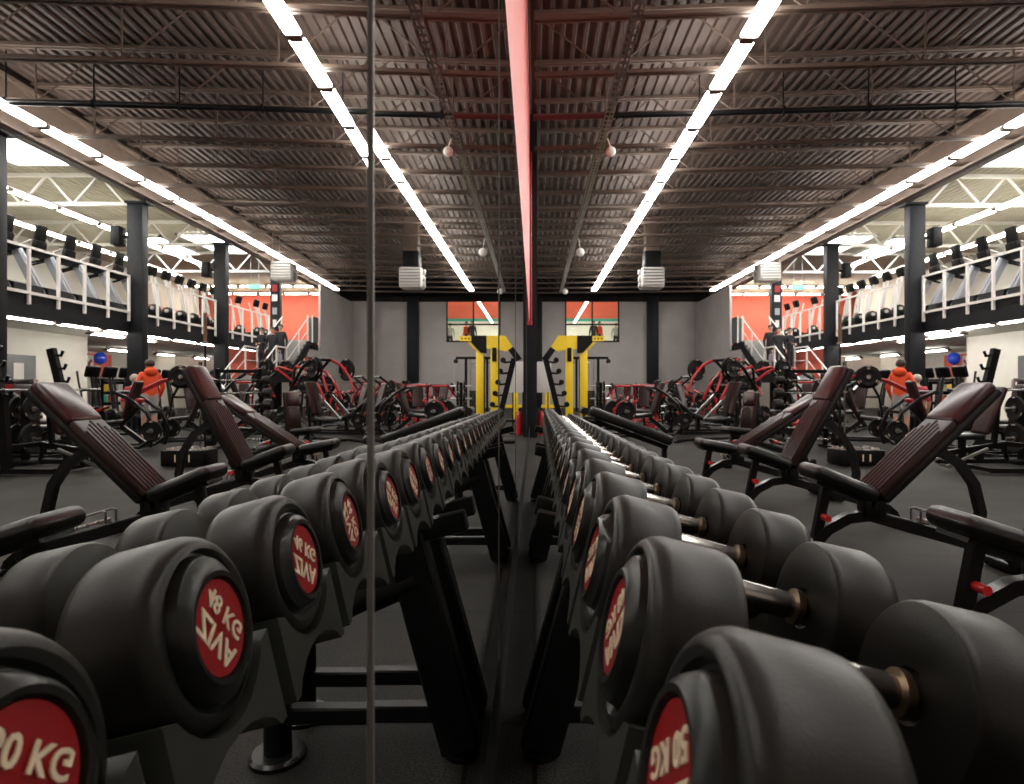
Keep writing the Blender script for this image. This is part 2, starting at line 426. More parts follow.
# ------------------------------------------------------------------ lamps
def lamp(name, label, group, loc, mname, w=.20, l=1.44):
    t = thing(name, label, 'lamp', loc, 0, group)
    return t
lb = MB().m('lamp').box((0, 0, 0), (.25, 1.35, .06), r=.02)
lh = MB().m('white_paint').box((0, 0, .055), (.12, 1.48, .04)).m('joist').box((0, .715, 0), (.20, .09, .07)).box((0, -.715, 0), (.20, .09, .07)).box((0, 0, .09), (.04, 1.5, .04))
m_d, m_h = lb.mesh('diffuser'), lh.mesh('housing')
def put_lamp(label, group, loc, md):
    t = thing('ceiling_lamp', label, 'lamp', loc, 0, group)
    for nm, me in (('diffuser', md), ('housing', m_h)):
        o = bpy.data.objects.new(nm, me); COL.objects.link(o); o.parent = t
for r, (x, nm) in enumerate(((3.03, 'over the benches'), (9.07, 'along the brown girder'))):
    for k in range(22):
        y = 31.2-.75-1.5*(21-k)
        put_lamp(f'bright tube lamp {nm}, {ORD[21-k]} from the back wall', f'ceiling lamps {nm}', (x, y, 6.08), m_d)
lb2 = MB().m('lamp_upper').box((0, 0, 0), (.17, 1.46, .06), r=.02); m_d2 = lb2.mesh('diffuser')
for r, (x, y1, nm) in enumerate(((11.9, 23.2, 'over the treadmills'), (14.1, 25.4, 'in the balcony inner row'))):
    for k in range(9):
        put_lamp(f'tube lamp {nm}, {ORD[k]} from the back end', f'balcony lamps {nm}', (x, y1-.75-1.5*k, 5.7), m_d2)
m_d3 = MB().m('lamp_low').box((0, 0, -.01), (.06, 1.40, .05), r=.012).mesh('diffuser')
for r, (x, y1, nm) in enumerate(((10.75, 25.0, 'under the balcony edge'), (11.8, 19.8, 'deep under the balcony'))):
    for k in range(8 if r == 0 else 2):
        put_lamp(f'tube lamp {nm}, {ORD[k]} from the stairs', f'lamps {nm}', (x, y1-.75-1.55*k, 2.60), m_d3)
for k in range(3):
    put_lamp(f'passage tube lamp below the balcony, {ORD[k]} from the far end', 'passage lamps', (16.2, 31-3.2*k, 2.60), m_d3)
for k, (x, y) in enumerate(((3.03, 35.1), (3.03, 36.6), (3.03, 38.1), (3.03, 39.6), (3.03, 41.1), (3.03, 42.6), (3.03, 44.1), (3.03, 45.6))):  # lamps added to make the light line in the window and brighten its red wall
    put_lamp(f'added upper room tube lamp seen through the window, {ORD[k]} from the pane', 'added upper room lamps', (x, y, 6.08), m_d2)
# ------------------------------------------------------------------ ceiling services
t = thing('cable_tray', 'perforated grey cable tray hung under the roof along the mirror side', 'cable tray', (1.34, 17.5, 6.0))
b = MB().m('steel')
b.box((-.07, 0, 0), (.008, 27, .06)).box((.07, 0, 0), (.008, 27, .06)).box((0, 0, -.03), (.03, 27, .008))
for k in range(150): b.box((0, -13.4+k*.18, -.028), (.14, .07, .008))
b.obj('tray', parent=t, smooth=False)
for k in range(9): MB().m('joist').cyl((0, -12+3*k, .02), (0, -12+3*k, 1.1), .012, 6).obj('hanger', parent=t)
for k, (y, z) in enumerate(((12.0, 5.75), (20.0, 5.55), (30.0, 5.85))):
    t = thing('pendant_sensor', f'white ball sensor hanging from the cable tray, {ORD[2-k]} from the back wall', 'sensor', (1.50, y, z))
    MB().m('white_paint').ball((0, 0, 0), .10 if k < 1 else .14, 16).obj('ball', parent=t)
    MB().m('white_paint').cyl((0, 0, .08), (-.062, 0, 6.0-z), .014, 8).obj('stem', parent=t)
t = thing('roof_pipe', 'dark pipe with clamps crossing below the roof joists', 'pipe', (0, 11.35, 6.13), SKEW)
MB().m('frame_gloss').cyl((1.3, 0, 0), (9.6, 0, 0), .06, 12).obj('pipe', parent=t)
MB().m('pipe_red').cyl((-.02, 0, 0), (1.3, 0, 0), .055, 12).obj('red_end', parent=t)['label'] = 'red painted end of the pipe'
for k in range(6): MB().m('black_steel').cyl((1.5+1.5*k, 0, 0), (1.54+1.5*k, 0, 0), .085, 12).bar((1.52+1.5*k, 0, .05), (1.52+1.5*k, 0, .9), .02, .02).obj('clamp', parent=t)
tag(MB().m('red').path([(-.076, 12.9, 6.1), (-.076, 12.9, 2.45)], .018, 10).cyl((-.076, 12.9, 2.5), (-.076, 12.9, 2.44), .024, 10).obj('standpipe'), 'thin red standpipe running down the wall above the mirror end', 'pipe')
for i, (x, y, z, w_, nm) in enumerate(((4.22, 22.0, 5.42, .80, 'dark topped unit heater hung before the grey back wall'), (9.15, 24.0, 6.0, .84, 'white unit heater hung beside the girder lamps'))):
    t = thing('unit_heater', nm, 'heater', (x, y, z))
    MB().m('light_plastic').box((0, 0, -.38), (w_, w_*.9, .72), r=.06).obj('louver_box', parent=t)
    lv = MB().m('silver')
    for k in range(6): lv.box((0, -w_*.46, -.10-k*.11), (w_*.9, .05, .035), rot=(.5, 0, 0))
    lv.obj('louver', parent=t)
    top = DECK-.06-z
    if i == 0:
        MB().m('frame').box((0, 0, .28), (w_*.72, w_*.7, .60), r=.02).obj('body', parent=t)
        MB().m('joist').box((0, 0, (.56+top)/2), (w_*.62, w_*.6, top-.56), r=.01).obj('duct', parent=t)
    else:
        for q in (-.35, .35): MB().m('steel').cyl((.33, q, 0), (.33, q, top), .015, 6).obj('hanger', parent=t)
    for q in (-.15, -.40, -.62): MB().m('silver').lathe([(0, 0), (0, .10), (.06, .11), (.08, .09), (.08, 0)], (-w_/2, 0, q), (-1, 0, 0), 14).obj('nozzle', parent=t)
t = thing('exit_sign', 'small green exit sign hung over the stair landing', 'sign', (11.4, 26.4, 5.46))
MB().m('exit_green').box((0, 0, 0), (.5, .05, .2), r=.01).obj('panel', parent=t)
e = MB().m('white_paint'); e.X = Matrix.Translation((0, -.027, 0)) @ Matrix.Rotation(PI/2, 4, 'X'); e.add(*text_geo('EXIT', .16)); e.obj('lettering', parent=t)
MB().m('steel').cyl((-.18, 0, .1), (-.18, 0, 1.3), .01, 6).cyl((.18, 0, .1), (.18, 0, 1.3), .01, 6).obj('hanger', parent=t)
for i, (y, nm) in enumerate(((16.3, 'by the treadmills'), (20.9, 'beside the stairs'))):
    t = thing('speaker', f'black loudspeaker on the column {nm}', 'speaker', (10.62, y-.1, 5.1))
    MB().m('frame').box((0, 0, 0), (.26, .30, .5), r=.03).obj('cabinet', parent=t)
    MB().m('frame').box((-.19, .05, 0), (.10, .06, .08)).obj('bracket', parent=t)

# ------------------------------------------------------------------ dumbbells and racks
TILT = rad(13.5); CX, CZ = .25, .765      # bottom line of the tier in the tilted frame
PITCH, Y0, ND = .21, .319, 27
def dims(i):
    f = max(0, i-3)/(ND-4)
    return .0835-.028*f, .089-.024*f, .175-.018*f     # head radius, head length, handle length
DX = -.0325
def rot_tier(): return Matrix.Rotation(TILT, 4, 'Y')
def head_mesh(R, L):
    """head along +x from its outer face at x=0; outer face has a rim lip, a lobed groove and a badge seat"""
    k = R/.083
    def mod(d, r, a):
        if .052*k < r < .0665*k: return (r+.0048*k*math.cos(2*a+.6), d)
        return (r, d)
    b = MB().m('face_urethane')
    b.lathe([(.008, 0), (.008, .041*k), (.0005, .0425*k), (0, .047*k), (.005, .052*k), (.008, .057*k), (.018, .0605*k), (.0185, .0630*k), (.013, .066*k), (.012, .069*k)], axis=(1, 0, 0), n=48, mod=mod)
    b.m('urethane')
    b.lathe([(.012, .069*k), (.0125, .0730*k), (.0160, .0772*k), (.0215, .0808*k), (.029, R), (L-.010, R*.99), (L-.004, R*.975), (L-.001, R*.955), (L, R*.925), (L, .024), (L-.004, .020), (L-.004, 0)], axis=(1, 0, 0), n=48)
    return b.mesh('head')
WEIGHTS = ['50', '48', '46', '44', '42', '40', '38', '36', '34', '32', '30', '28', '26', '24', '22', '20', '18', '16', '14', '12', '10', '9', '8', '7', '6', '5', '4']
for i in range(ND):
    R, L, hl = dims(i); TL = 2*L+hl
    y = Y0+PITCH*i
    nm = ('one' if i == 0 else ORD[i]) if False else ORD[i]
    t = thing('dumbbell', f'black urethane dumbbell with red end badge, {nm} from the near end of the rack row', 'dumbbell', (0, 0, 0), 0, 'dumbbells on the rack')
    t.rotation_euler = (0, TILT, 0)
    t.location = rot_tier() @ Vector((DX, 0, R)) + Vector((CX, y, CZ))
    roll = rad(random.choice((214, 236, 225, 205, 250)) if i > 4 else (222, 236, 214, 262, 225)[i])
    hm = head_mesh(R, L)
    rl = random.uniform(0, PI)
    k = R/.083
    bg = MB().m('badge_red').lathe([(.0060, 0), (.0040, .040*k), (.0075, .0405*k)], axis=(1, 0, 0), n=36).m('letter')
    base = Matrix((( 0, 0, -1, .0036), (-1, 0, 0, 0), (0, 1, 0, 0), (0, 0, 0, 1)))
    for txt, dy, sz in (('ZIVA', .0125*k, .029*k), (WEIGHTS[i]+' KG', -.0135*k, .023*k)):
        bg.X = base @ Matrix.Rotation(roll, 4, 'Z') @ Matrix.Translation((0, dy, 0)); bg.add(*text_geo(txt, round(sz, 4)))
    bg.X = Matrix()
    bmesh_ = bg.mesh('badge')
    for side in (0, 1):
        h = bpy.data.objects.new('head', hm); COL.objects.link(h); h.parent = t
        q = bpy.data.objects.new('badge', bmesh_); COL.objects.link(q); q.parent = h; q['label'] = 'red badge with cream lettering'
        if side == 0: h.location = (-TL/2, 0, 0); h.rotation_euler = (rl, 0, 0); q.rotation_euler = (-rl, 0, 0)
        else: h.location = (TL/2, 0, 0); h.rotation_euler = (0, 0, PI)
    x0 = -hl/2
    MB().m('chrome').lathe([(x0-.004, 0), (x0-.004, .0135), (x0+.012, .0135), (x0+.02, .0155), (0, .0175), (-x0-.02, .0155), (-x0-.012, .0135), (-x0+.004, .0135), (-x0+.004, 0)], axis=(1, 0, 0), n=20).obj('handle', parent=t)['label'] = 'chrome handle'
    for sx in (-1, 1):
        MB().m('brass').lathe([(sx*(hl/2), .014), (sx*(hl/2-.004), .021), (sx*(hl/2-.012), .021), (sx*(hl/2-.014), .014)], axis=(1, 0, 0), n=20).obj('collar', parent=t)

def saddle_mesh(R, wx):
    """cradle: concave top between two upturned horns, open arch below"""
    h = PITCH/2-.014; n = 10; top = []
    a1 = math.asin(min(.97, h/(R+.004)))*.80
    a1 = min(a1, 1.05)
    for q in range(n+1):
        a = -a1+2*a1*q/n
        top.append((math.sin(a)*(R+.002), R-(math.cos(a))*(R+.002)))
    ex = top[-1]
    poly = top+[(h, ex[1]+.006), (h, -.045), (.078, -.045), (.066, -.032), (.045, -.020), (.022, -.013), (0, -.011), (-.022, -.013), (-.045, -.020), (-.066, -.032), (-.078, -.045), (-h, -.045), (-h, ex[1]+.006)]
    return MB().m('saddle').prism(poly, -wx/2, wx/2, 'yz').mesh('saddle')
for ri, (ya, yb, la, lb_) in enumerate(((-.02, 1.93, .12, 1.83), (1.95, 3.99, 2.06, 3.88), (4.01, 6.06, 4.12, 5.95))):
    t = thing('dumbbell_rack', ['black dumbbell rack beside the bent mirror panel, holding the largest dumbbells', 'middle black dumbbell rack of the row along the mirror', 'far black dumbbell rack nearer the yellow rig, holding the small dumbbells'][ri], 'dumbbell rack', (CX, (ya+yb)/2, 0), 0, 'dumbbell racks')
    yc = (ya+yb)/2; T = Matrix.Translation((0, 0, CZ)) @ rot_tier()
    for lx in (-.07, .09):
        b = MB().m('frame'); b.X = T
        b.box((lx, 0, -.067), (.055, yb-ya, .045), r=.006).obj('rail', parent=t)
    i0 = [i for i in range(ND) if ya <= Y0+PITCH*i <= yb]
    if ri == 0: i0 = [-1]+i0
    for i in i0:
        R, L, hl = dims(i)
        sm = saddle_mesh(R, .060)
        for sx in (-1, 1):
            o = bpy.data.objects.new('saddle', sm); COL.objects.link(o); o.parent = t
            o.location = T @ Vector((DX+sx*(hl/2+L*.55), Y0+PITCH*i-yc, 0)); o.rotation_euler = (0, TILT, 0)
    for yl in (la, lb_):
        y = yl-yc
        b = MB().m('frame'); b.X = T; b.box((.01, y, -.115), (.47, .06, .06), r=.006); b.obj('cross_arm', parent=t)
        MB().m('frame').bar((-.06, y, .66), (-.235, y, .02), .075, .12, r=.008, up=(1, 0, 0)).obj('rear_leg', parent=t)
        MB().m('frame').cyl((-.235, y, 0.0), (-.235, y, .018), .05, 20).obj('rear_foot', parent=t)
        MB().m('frame').path([(-.10, y, .53), (.20, y, .40), (.27, y, .36), (.29, y, .30), (.29, y, .02)], .042, 14).obj('front_leg', parent=t)
        MB().m('frame_gloss').lathe([(0, 0), (0, .085), (.012, .085), (.02, .075), (.02, 0)], (.29, y, 0), n=28).obj('front_foot', parent=t)
        MB().m('frame').bar((-.21, y, .13), (.28, y, .13), .05, .05, r=.006).obj('cross_bar', parent=t)

# ------------------------------------------------------------------ adjustable benches
def pad(b, L, W, T, r=.03):
    """pad lying along +x from 0, top at z=T"""
    return b.box((L/2, 0, T/2), (L, W, T), r=r, seg=3)
def bench(label, loc, back=46, seat=20, rz=0.0, style='maroon', blen=.90):
    t = thing('weight_bench', label, 'bench', loc, rz, 'adjustable benches facing the mirror')
    a = rad(back); s = rad(seat)
    # local +x runs from the hinge to the rear, seat toward -x
    B = Matrix.Translation((.03, 0, .47)) @ Matrix.Rotation(-a, 4, 'Y')
    b = MB().m('vinyl'); b.X = B; b.box((blen/2, 0, -.012), (blen, .24, .05), r=.015)
    top = 'maroon_top' if style == 'maroon' else 'vinyl'; low = 'maroon' if style == 'maroon' else 'vinyl'
    b.m(top).box((blen*.82, 0, .035), (blen*.36, .255, .07), r=.03, seg=3)
    b.m(low).box((blen*.33, 0, .03), (blen*.66, .25, .06), r=.02, seg=2)
    for q in range(7):
        yq = (q-3)*.034; l1 = blen*(.64-.028*abs(q-3))
        b.box((l1/2+.01, yq, .058), (l1-.02, .026, .022), r=.010, seg=2)
    b.obj('backrest', parent=t)
    b = MB().m('vinyl'); b.X = Matrix.Translation((-.015, 0, .455)) @ Matrix.Rotation(s, 4, 'Y')
    b.box((-.19, 0, .035), (.39, .28, .085), r=.042, seg=4); b.m('frame').box((-.19, 0, -.012), (.30, .18, .03))
    b.obj('seat', parent=t)
    MB().m('frame_gloss').bar((-.02, 0, .37), (.82, 0, .13), .07, .07, r=.008).obj('beam', parent=t)
    MB().m('frame_gloss').box((.02, 0, .41), (.13, .11, .13), r=.02).cyl((.02, -.085, .43), (.02, .085, .43), .028, 16).obj('hinge_bracket', parent=t)
    MB().m('frame_gloss').path([(.0, 0, .36), (-.12, 0, .345), (-.24, 0, .28), (-.34, 0, .17), (-.40, 0, .05)], .032, 4, sq=True).obj('front_leg', parent=t)
    MB().m('frame').box((-.42, 0, .035), (.07, .34, .055), r=.012).obj('front_foot', parent=t)
    MB().m('frame').path([(.80, 0, .14), (.86, 0, .09), (.88, 0, .045)], .032, 4, sq=True).box((.89, 0, .035), (.07, .54, .055), r=.012).obj('rear_foot', parent=t)
    for sy in (-1, 1): MB().m('rubber').cyl((.93, sy*.24, .045), (.93, sy*.275, .045), .045, 18).obj('wheel', parent=t)
    # seat adjuster
    sp = Matrix.Translation((-.015, 0, .455)) @ Matrix.Rotation(s, 4, 'Y') @ Vector((-.24, 0, -.02))
    MB().m('frame_gloss').bar(sp, (-.31, 0, .20), .045, .05, up=(1, 0, 0)).obj('seat_post', parent=t)
    MB().m('knob_red').cyl((-.270, -.02, .355), (-.270, -.085, .355), .019, 12).obj('seat_knob', parent=t)['label'] = 'red pull knob'
    b = MB().m('steel')
    b.path([(-.26, -.045, .15), (-.38, -.045, .23), (-.41, -.045, .17), (-.36, -.045, .10)], .008, 6)
    b.path([(-.26, .045, .15), (-.38, .045, .23), (-.41, .045, .17), (-.36, .045, .10)], .008, 6)
    for q in range(3): b.cyl((-.29-.04*q, -.05, .14+.022*q), (-.29-.04*q, .05, .14+.022*q), .010, 8)
    b.obj('seat_ladder', parent=t)
    # back support arm and ladder on the beam
    P = B @ Vector((blen*.50, 0, -.03)); fx = .62-.10*(back-46)/20; fz = .37-.286*fx+.05
    mid = Vector(((P.x*.45+fx*.55)+.10, 0, P.z*.5+fz*.5+.04))
    pts = [P, P.lerp(mid, .55)+Vector((.03, 0, .015)), mid, mid.lerp(Vector((fx+.02, 0, fz)), .55)+Vector((.02, 0, 0)), Vector((fx, 0, fz))]
    MB().m('frame_gloss').path(pts, .026, 4, sq=True).obj('support_arm', parent=t)
    MB().m('knob_red').cyl((fx+.02, -.02, fz+.03), (fx+.02, -.09, fz+.03), .019, 12).obj('support_knob', parent=t)['label'] = 'red pull knob'
    b = MB().m('steel')
    for sy in (-.045, .045):
        zz = lambda x: .37-.286*x+.055
        b.path([(.28, sy, zz(.28)-.02), (.28, sy, zz(.28)+.045), (.30, sy, zz(.30)+.055), (.74, sy, zz(.74)+.055), (.76, sy, zz(.76)-.02)], .008, 6)
    for q in range(7): b.cyl((.32+.06*q, -.05, .37-.286*(.32+.06*q)+.052), (.32+.06*q, .05, .37-.286*(.32+.06*q)+.052), .011, 8)
    b.obj('back_ladder', parent=t)
    return t
bench('maroon padded bench lying low beside the largest dumbbells, cut by the frame', (1.93, 2.32, 0), 32, 18)
bench('maroon bench with its broad ribbed back at half tilt, beside the dumbbell rack', (1.94, 3.55, 0), 44, 22)
bench('maroon bench with its back set steep, second along from the one at the frame edge', (2.03, 4.92, 0), 61, 20)
bench('maroon bench with its back laid at a shallow slope behind the steep one', (2.02, 6.15, 0), 33, 10, blen=.95)
bench('small upright backed bench in front of the leg press machines', (3.0, 8.6, 0), 84, 6, rz=.35, blen=.58)

# dark decline bench past the maroon ones
t = thing('decline_bench', 'long plain black decline bench sloping down away from the mirror', 'bench', (1.25, 8.05, 0))
b = MB().m('vinyl'); b.X = Matrix.Translation((0, 0, .57)) @ Matrix.Rotation(.36, 4, 'Y'); b.box((0, 0, .035), (1.14, .30, .13), r=.04, seg=3); b.obj('pad', parent=t)
MB().m('frame').bar((-.45, 0, .66), (.50, 0, .31), .06, .06).obj('beam', parent=t)
for x, z in ((-.42, .64), (.46, .32)):
    MB().m('frame').bar((x, 0, z), (x, 0, .04), .06, .06).obj('leg', parent=t); MB().m('frame').box((x, 0, .03), (.07, .55, .055), r=.01).obj('foot', parent=t)
for z in (.80, .68): MB().m('vinyl').cyl((-.60, -.2, z), (-.60, .2, z), .05, 16).obj('roller', parent=t)
MB().m('frame').path([(-.45, 0, .64), (-.60, 0, .68), (-.60, 0, .82)], .02, 8).obj('roller_post', parent=t)
for k in range(10):  # farther row is added to brighten the red end wall
    t = thing('ceiling_lamp', f'tube lamp across the {"first" if k < 5 else "second"} row before the red end wall, {ORD[k % 5]} from the stairs', 'lamp', (11.5+1.55*(k % 5), 33.4 if k < 5 else 36.0, 6.62), PI/2, 'lamps before the red end wall')
    for nm, me in (('diffuser', m_d2), ('housing', m_h)):
        o = bpy.data.objects.new(nm, me); COL.objects.link(o); o.parent = t

# ------------------------------------------------------------------ stairs and railings
SX0, SX1 = 8.66, 9.86
t = thing('staircase', 'dark staircase with white handrails climbing to the balcony by the red wall', 'staircase', (0, 0, 0))
steps = []          # (y front, y back, z top)
y = 19.3; z = 0
b = MB().m('silver')
for k in range(9):
    z += .18; b.box(((SX0+SX1)/2, y+.15, z-.02), (SX1-SX0, .31, .05)); b.box(((SX0+SX1)/2, y+.01, z-.10), (SX1-SX0, .02, .16)); y += .29
yl = y; b.box(((SX0+SX1)/2, yl+.6, z-.03), (SX1-SX0, 1.2, .06)); y += 1.2; zl = z
for k in range(8):
    z += .18; b.box(((SX0+SX1)/2, y+.15, z-.02), (SX1-SX0, .31, .05)); b.box(((SX0+SX1)/2, y+.01, z-.10), (SX1-SX0, .02, .16)); y += .29
yt = y; b.obj('flight', parent=t)
for x in (SX0-.03, SX1+.03):
    MB().m('frame').prism([(19.2, 0), (19.55, 0), (yl+.1, zl-.32), (yl+1.2, zl-.32), (yt, BAL-.4), (yt, BAL), (yl+1.15, zl+.06), (yl-.05, zl+.06)], x-.025, x+.025, 'yz').obj('stringer', parent=t)
for x in (SX0, SX1-.04):
    h = .98
    MB().m('white_paint').path([(x, 19.6, .2+h), (x, yl+.05, zl+h), (x, yl+1.1, zl+h), (x, yt+.1, BAL+h+.02)], .028, 8).obj('handrail', parent=t)
    MB().m('white_paint').path([(x, 19.6, .2+h*.5), (x, yl+.05, zl+h*.5), (x, yl+1.1, zl+h*.5), (x, yt+.1, BAL+h*.5)], .016, 8).obj('mid_rail', parent=t)
    for yy, zz in ((19.6, .2), (20.8, .95), (yl+.1, zl), (yl+1.1, zl), (yt-1.1, zl+.72), (yt, BAL-.05)):
        MB().m('white_paint').box((x, yy, zz+h/2), (.05, .05, h)).obj('post', parent=t)
struct(MB().m('dark_wall').box(((8.75+10.54)/2, (yt+26.9)/2, BAL-.08), (10.54-8.75, 26.9-yt, .16)).box(((9.06+10.54)/2, 30.15, BAL-.08), (10.54-9.06, 6.5, .16)).obj('floor_landing'), 'landing at the top of the stairs')
struct(MB().m('red_wall').box((10.55, 23.6, 1.28), (.10, 4.6, 2.55)).obj('wall_stair'), 'red wall beside the stairs')
struct(MB().m('grey_wall').box((9.0, 31.0, 2.9), (.1, 6.0, 5.8)).box((SX0+.12, 26.8, 1.37), (.1, 2.4, 2.74)).obj('wall_stair_side'), 'grey wall beside the landing')
def railing(label, x, ya, yb):
    t = thing('balcony_railing', label, 'railing', (x, (ya+yb)/2, BAL), 0, 'white railings along the balcony')
    L = yb-ya
    MB().m('white_paint').bar((0, -L/2, .98), (0, L/2, .98), .05, .05).obj('top_rail', parent=t)
    MB().m('white_paint').bar((0, -L/2, .03), (0, L/2, .03), .05, .06).obj('bottom_rail', parent=t)
    n = max(2, round(L/.82))
    for k in range(n+1):
        MB().m('white_paint').box((0, -L/2+.03+(L-.06)*k/n, .38), (.055, .055, 1.18)).obj('post', parent=t)
railing('white steel railing in front of the treadmills', 10.26, 11.98, 16.12)
railing('white steel railing in front of the ellipticals between the two columns', 10.26, 16.50, 20.72)
railing('short white railing from the column to the stair head', 10.26, 21.1, 25.2)
railing('white steel railing nearer than the first column', 10.26, 7.5, 11.6)
t = thing('landing_gate', 'dark gate panel with white posts at the stair head against the grey wall', 'gate', (8.82, 26.2, BAL))
MB().m('door_grey').box((-.12, .3, .55), (.05, .7, 1.1)).box((.08, .65, .55), (.4, .05, 1.1)).obj('panel', parent=t)
for q in (-.12, .10): MB().m('white_paint').box((q, -.08, .55), (.05, .05, 1.15)).obj('post', parent=t)

# decorated pillar graphics: small pictures on the column by the stairs
for k, (z, c, w_, nm) in enumerate(((5.25, 'shirt', .22, 'dark red picture topmost on the column by the stair head'), (4.85, 'white_paint', .24, 'white picture second from the top on the column by the stair head'),
                              (4.3, 'grey_plastic', .2, 'grey picture in the middle of the column by the stair head'), (3.8, 'white_paint', .16, 'small white picture below the grey one on the column'), (3.35, 'red', .18, 'red picture lowest on the column by the stair head'))):
    t = thing('picture', nm, 'picture', (10.16, 25.555, z), 0, 'pictures on the column')
    MB().m('frame').box((0, 0, 0), (w_+.04, .02, .32)).obj('frame', parent=t); MB().m(c).box((0, -.012, 0), (w_, .008, .28)).obj('print', parent=t)

# ------------------------------------------------------------------ cardio machines on the balcony and below
def treadmill(label, loc, rz=0):
    t = thing('treadmill', label, 'treadmill', loc, rz, 'treadmills behind the balcony railing')
    MB().m('grey_plastic').box((.15, -.36, .17), (1.5, .10, .08), r=.02).box((.15, .36, .17), (1.5, .10, .08), r=.02).m('frame').box((.1, 0, .11), (1.7, .66, .08), r=.02).obj('deck', parent=t)
    MB().m('rubber').box((.15, 0, .165), (1.55, .56, .02)).obj('belt', parent=t)
    MB().m('frame_gloss').prism([(-.95, .08), (-.55, .08), (-.52, .20), (-.70, .34), (-.92, .28)], -.40, .40, 'xz').obj('motor_cover', parent=t)
    for s_ in (-1, 1):
        MB().m('grey_plastic').bar((-.80, s_*.41, .12), (-.26, s_*.41, 1.16), .07, .18, r=.02, up=(1, 0, 0)).obj('upright', parent=t)
        MB().m('frame').path([(-.30, s_*.40, 1.14), (-.05, s_*.40, 1.06), (.22, s_*.38, 1.0)], [.035, .03, .026], 8).obj('handrail', parent=t)
    MB().m('frame').box((-.30, 0, 1.17), (.36, .80, .10), rot=(0, .25, 0), r=.04).box((-.40, 0, 1.32), (.12, .34, .24), rot=(0, -.2, 0), r=.03).obj('console', parent=t)
    m_ = MB().m('frame').box((-.44, 0, 1.60), (.08, .30, .40), rot=(0, -.16, 0), r=.03).obj('monitor', parent=t)
    MB().m('screen').box((-.395, 0, 1.61), (.012, .25, .34), rot=(0, -.16, 0)).obj('screen', parent=m_)
    MB().m('light_plastic').path([(-.38, -.2, 1.42), (-.20, -.22, 1.34), (-.10, -.24, 1.18)], .018, 8).path([(-.38, .2, 1.42), (-.20, .22, 1.34), (-.10, .24, 1.18)], .018, 8).obj('console_arm', parent=t)
    return t
t0 = treadmill('black and grey treadmill behind the railing, beside the first column', (11.55, 17.0, BAL))
for k in range(1, 7): dup(t0, (11.55, 17.0-.93*k, BAL), 0, f'black and grey treadmill behind the railing, {ORD[k]} along from the column')

def elliptical(label, loc, rz, body, group):
    t = thing('elliptical_trainer', label, 'exercise machine', loc, rz, group)
    f = body
    MB().m('frame').box((0, 0, .05), (1.35, .12, .07), r=.02).box((-.62, 0, .04), (.10, .55, .07), r=.02).box((.62, 0, .04), (.10, .55, .07), r=.02).obj('base', parent=t)
    MB().m('frame_gloss').lathe([(-.07, 0), (-.07, .17), (-.05, .20), (.05, .20), (.07, .17), (.07, 0)], (-.42, 0, .34), (0, 1, 0), 28).obj('flywheel_housing', parent=t)
    MB().m(f).path([(-.50, 0, .55), (-.42, 0, 1.0), (-.34, 0, 1.38)], [.06, .05, .04], 10).obj('mast', parent=t)
    m_ = MB().m('frame').box((-.36, 0, 1.52), (.10, .40, .30), rot=(0, -.3, 0), r=.04).obj('console', parent=t)
    MB().m('screen').box((-.30, 0, 1.54), (.012, .32, .22), rot=(0, -.3, 0)).obj('screen', parent=m_)
    for s_ in (-1, 1):
        MB().m(f).path([(-.36, s_*.25, .45), (-.30, s_*.27, .95), (-.22, s_*.27, 1.25), (-.14, s_*.24, 1.52)], [.028, .026, .024, .028], 8).obj('swing_arm', parent=t)
        MB().m('frame').bar((-.40, s_*.18, .36+.06*s_), (.55, s_*.20, .20), .05, .06).box((.30, s_*.20, .30), (.38, .16, .06), rot=(0, .12, 0), r=.02).obj('pedal_arm', parent=t)
    MB().m(f).cyl((-.42, -.12, .42), (-.42, .12, .42), .05, 12).obj('crank', parent=t)
    return t
e0 = elliptical('pale elliptical trainer beside the column, next to the treadmills', (11.35, 18.3, BAL), 0, 'light_plastic', 'ellipticals on the balcony')
for k in range(1, 6): dup(e0, (11.35, 18.3+.74*k, BAL), 0, f'pale elliptical trainer on the balcony, {ORD[k]} from the treadmills')
for k, (x, y) in enumerate(((11.2, 25.3), (11.2, 26.2), (11.5, 24.3))): dup(e0, (x, y, BAL), 0, ['pale elliptical trainer in front of the red end wall beside the exit sign', 'pale elliptical trainer closest to the stair head by the red wall', 'pale elliptical trainer hidden partly by the column near the stairs'][k])
d0 = elliptical('black elliptical trainer under the balcony beside the first column', (11.25, 15.7, 0), .2, 'frame_gloss', 'black ellipticals under the balcony')
for k in range(1, 6): dup(d0, (11.25, 15.7+.66*k, 0), .2, f'black elliptical trainer under the balcony, {ORD[k]} from the grey doors')

# ------------------------------------------------------------------ plates, bars and strength machines
def plate_meshes(R, T):
    k = R/.225
    b = MB().m('rubber').lathe([(-T/2, .03), (-T/2, .075*k), (-T*.3, .085*k), (-T*.3, .165*k), (-T/2, .185*k), (-T/2, .215*k), (-T*.35, R), (T*.35, R), (T/2, .215*k), (T/2, .185*k), (T*.3, .165*k), (T*.3, .085*k), (T/2, .075*k), (T/2, .03), (-T/2, .03)], axis=(1, 0, 0), n=36)
    h = MB().m('steel').lathe([(-T/2-.002, .026), (-T/2-.002, .04), (T/2+.002, .04), (T/2+.002, .026), (-T/2-.002, .026)], axis=(1, 0, 0), n=20)
    b.m('letter')
    for q in range(3):
        b.X = Matrix.Rotation(2*PI*q/3, 4, 'X'); b.box((-T/2-.001, 0, .200*k), (.004, .06*k, .012)).box((T/2+.001, 0, .200*k), (.004, .06*k, .012))
    b.X = Matrix()
    return b.mesh('disc'), h.mesh('hub')
PL = {r: plate_meshes(r, T) for r, T in ((.225, .05), (.18, .045), (.14, .04))}
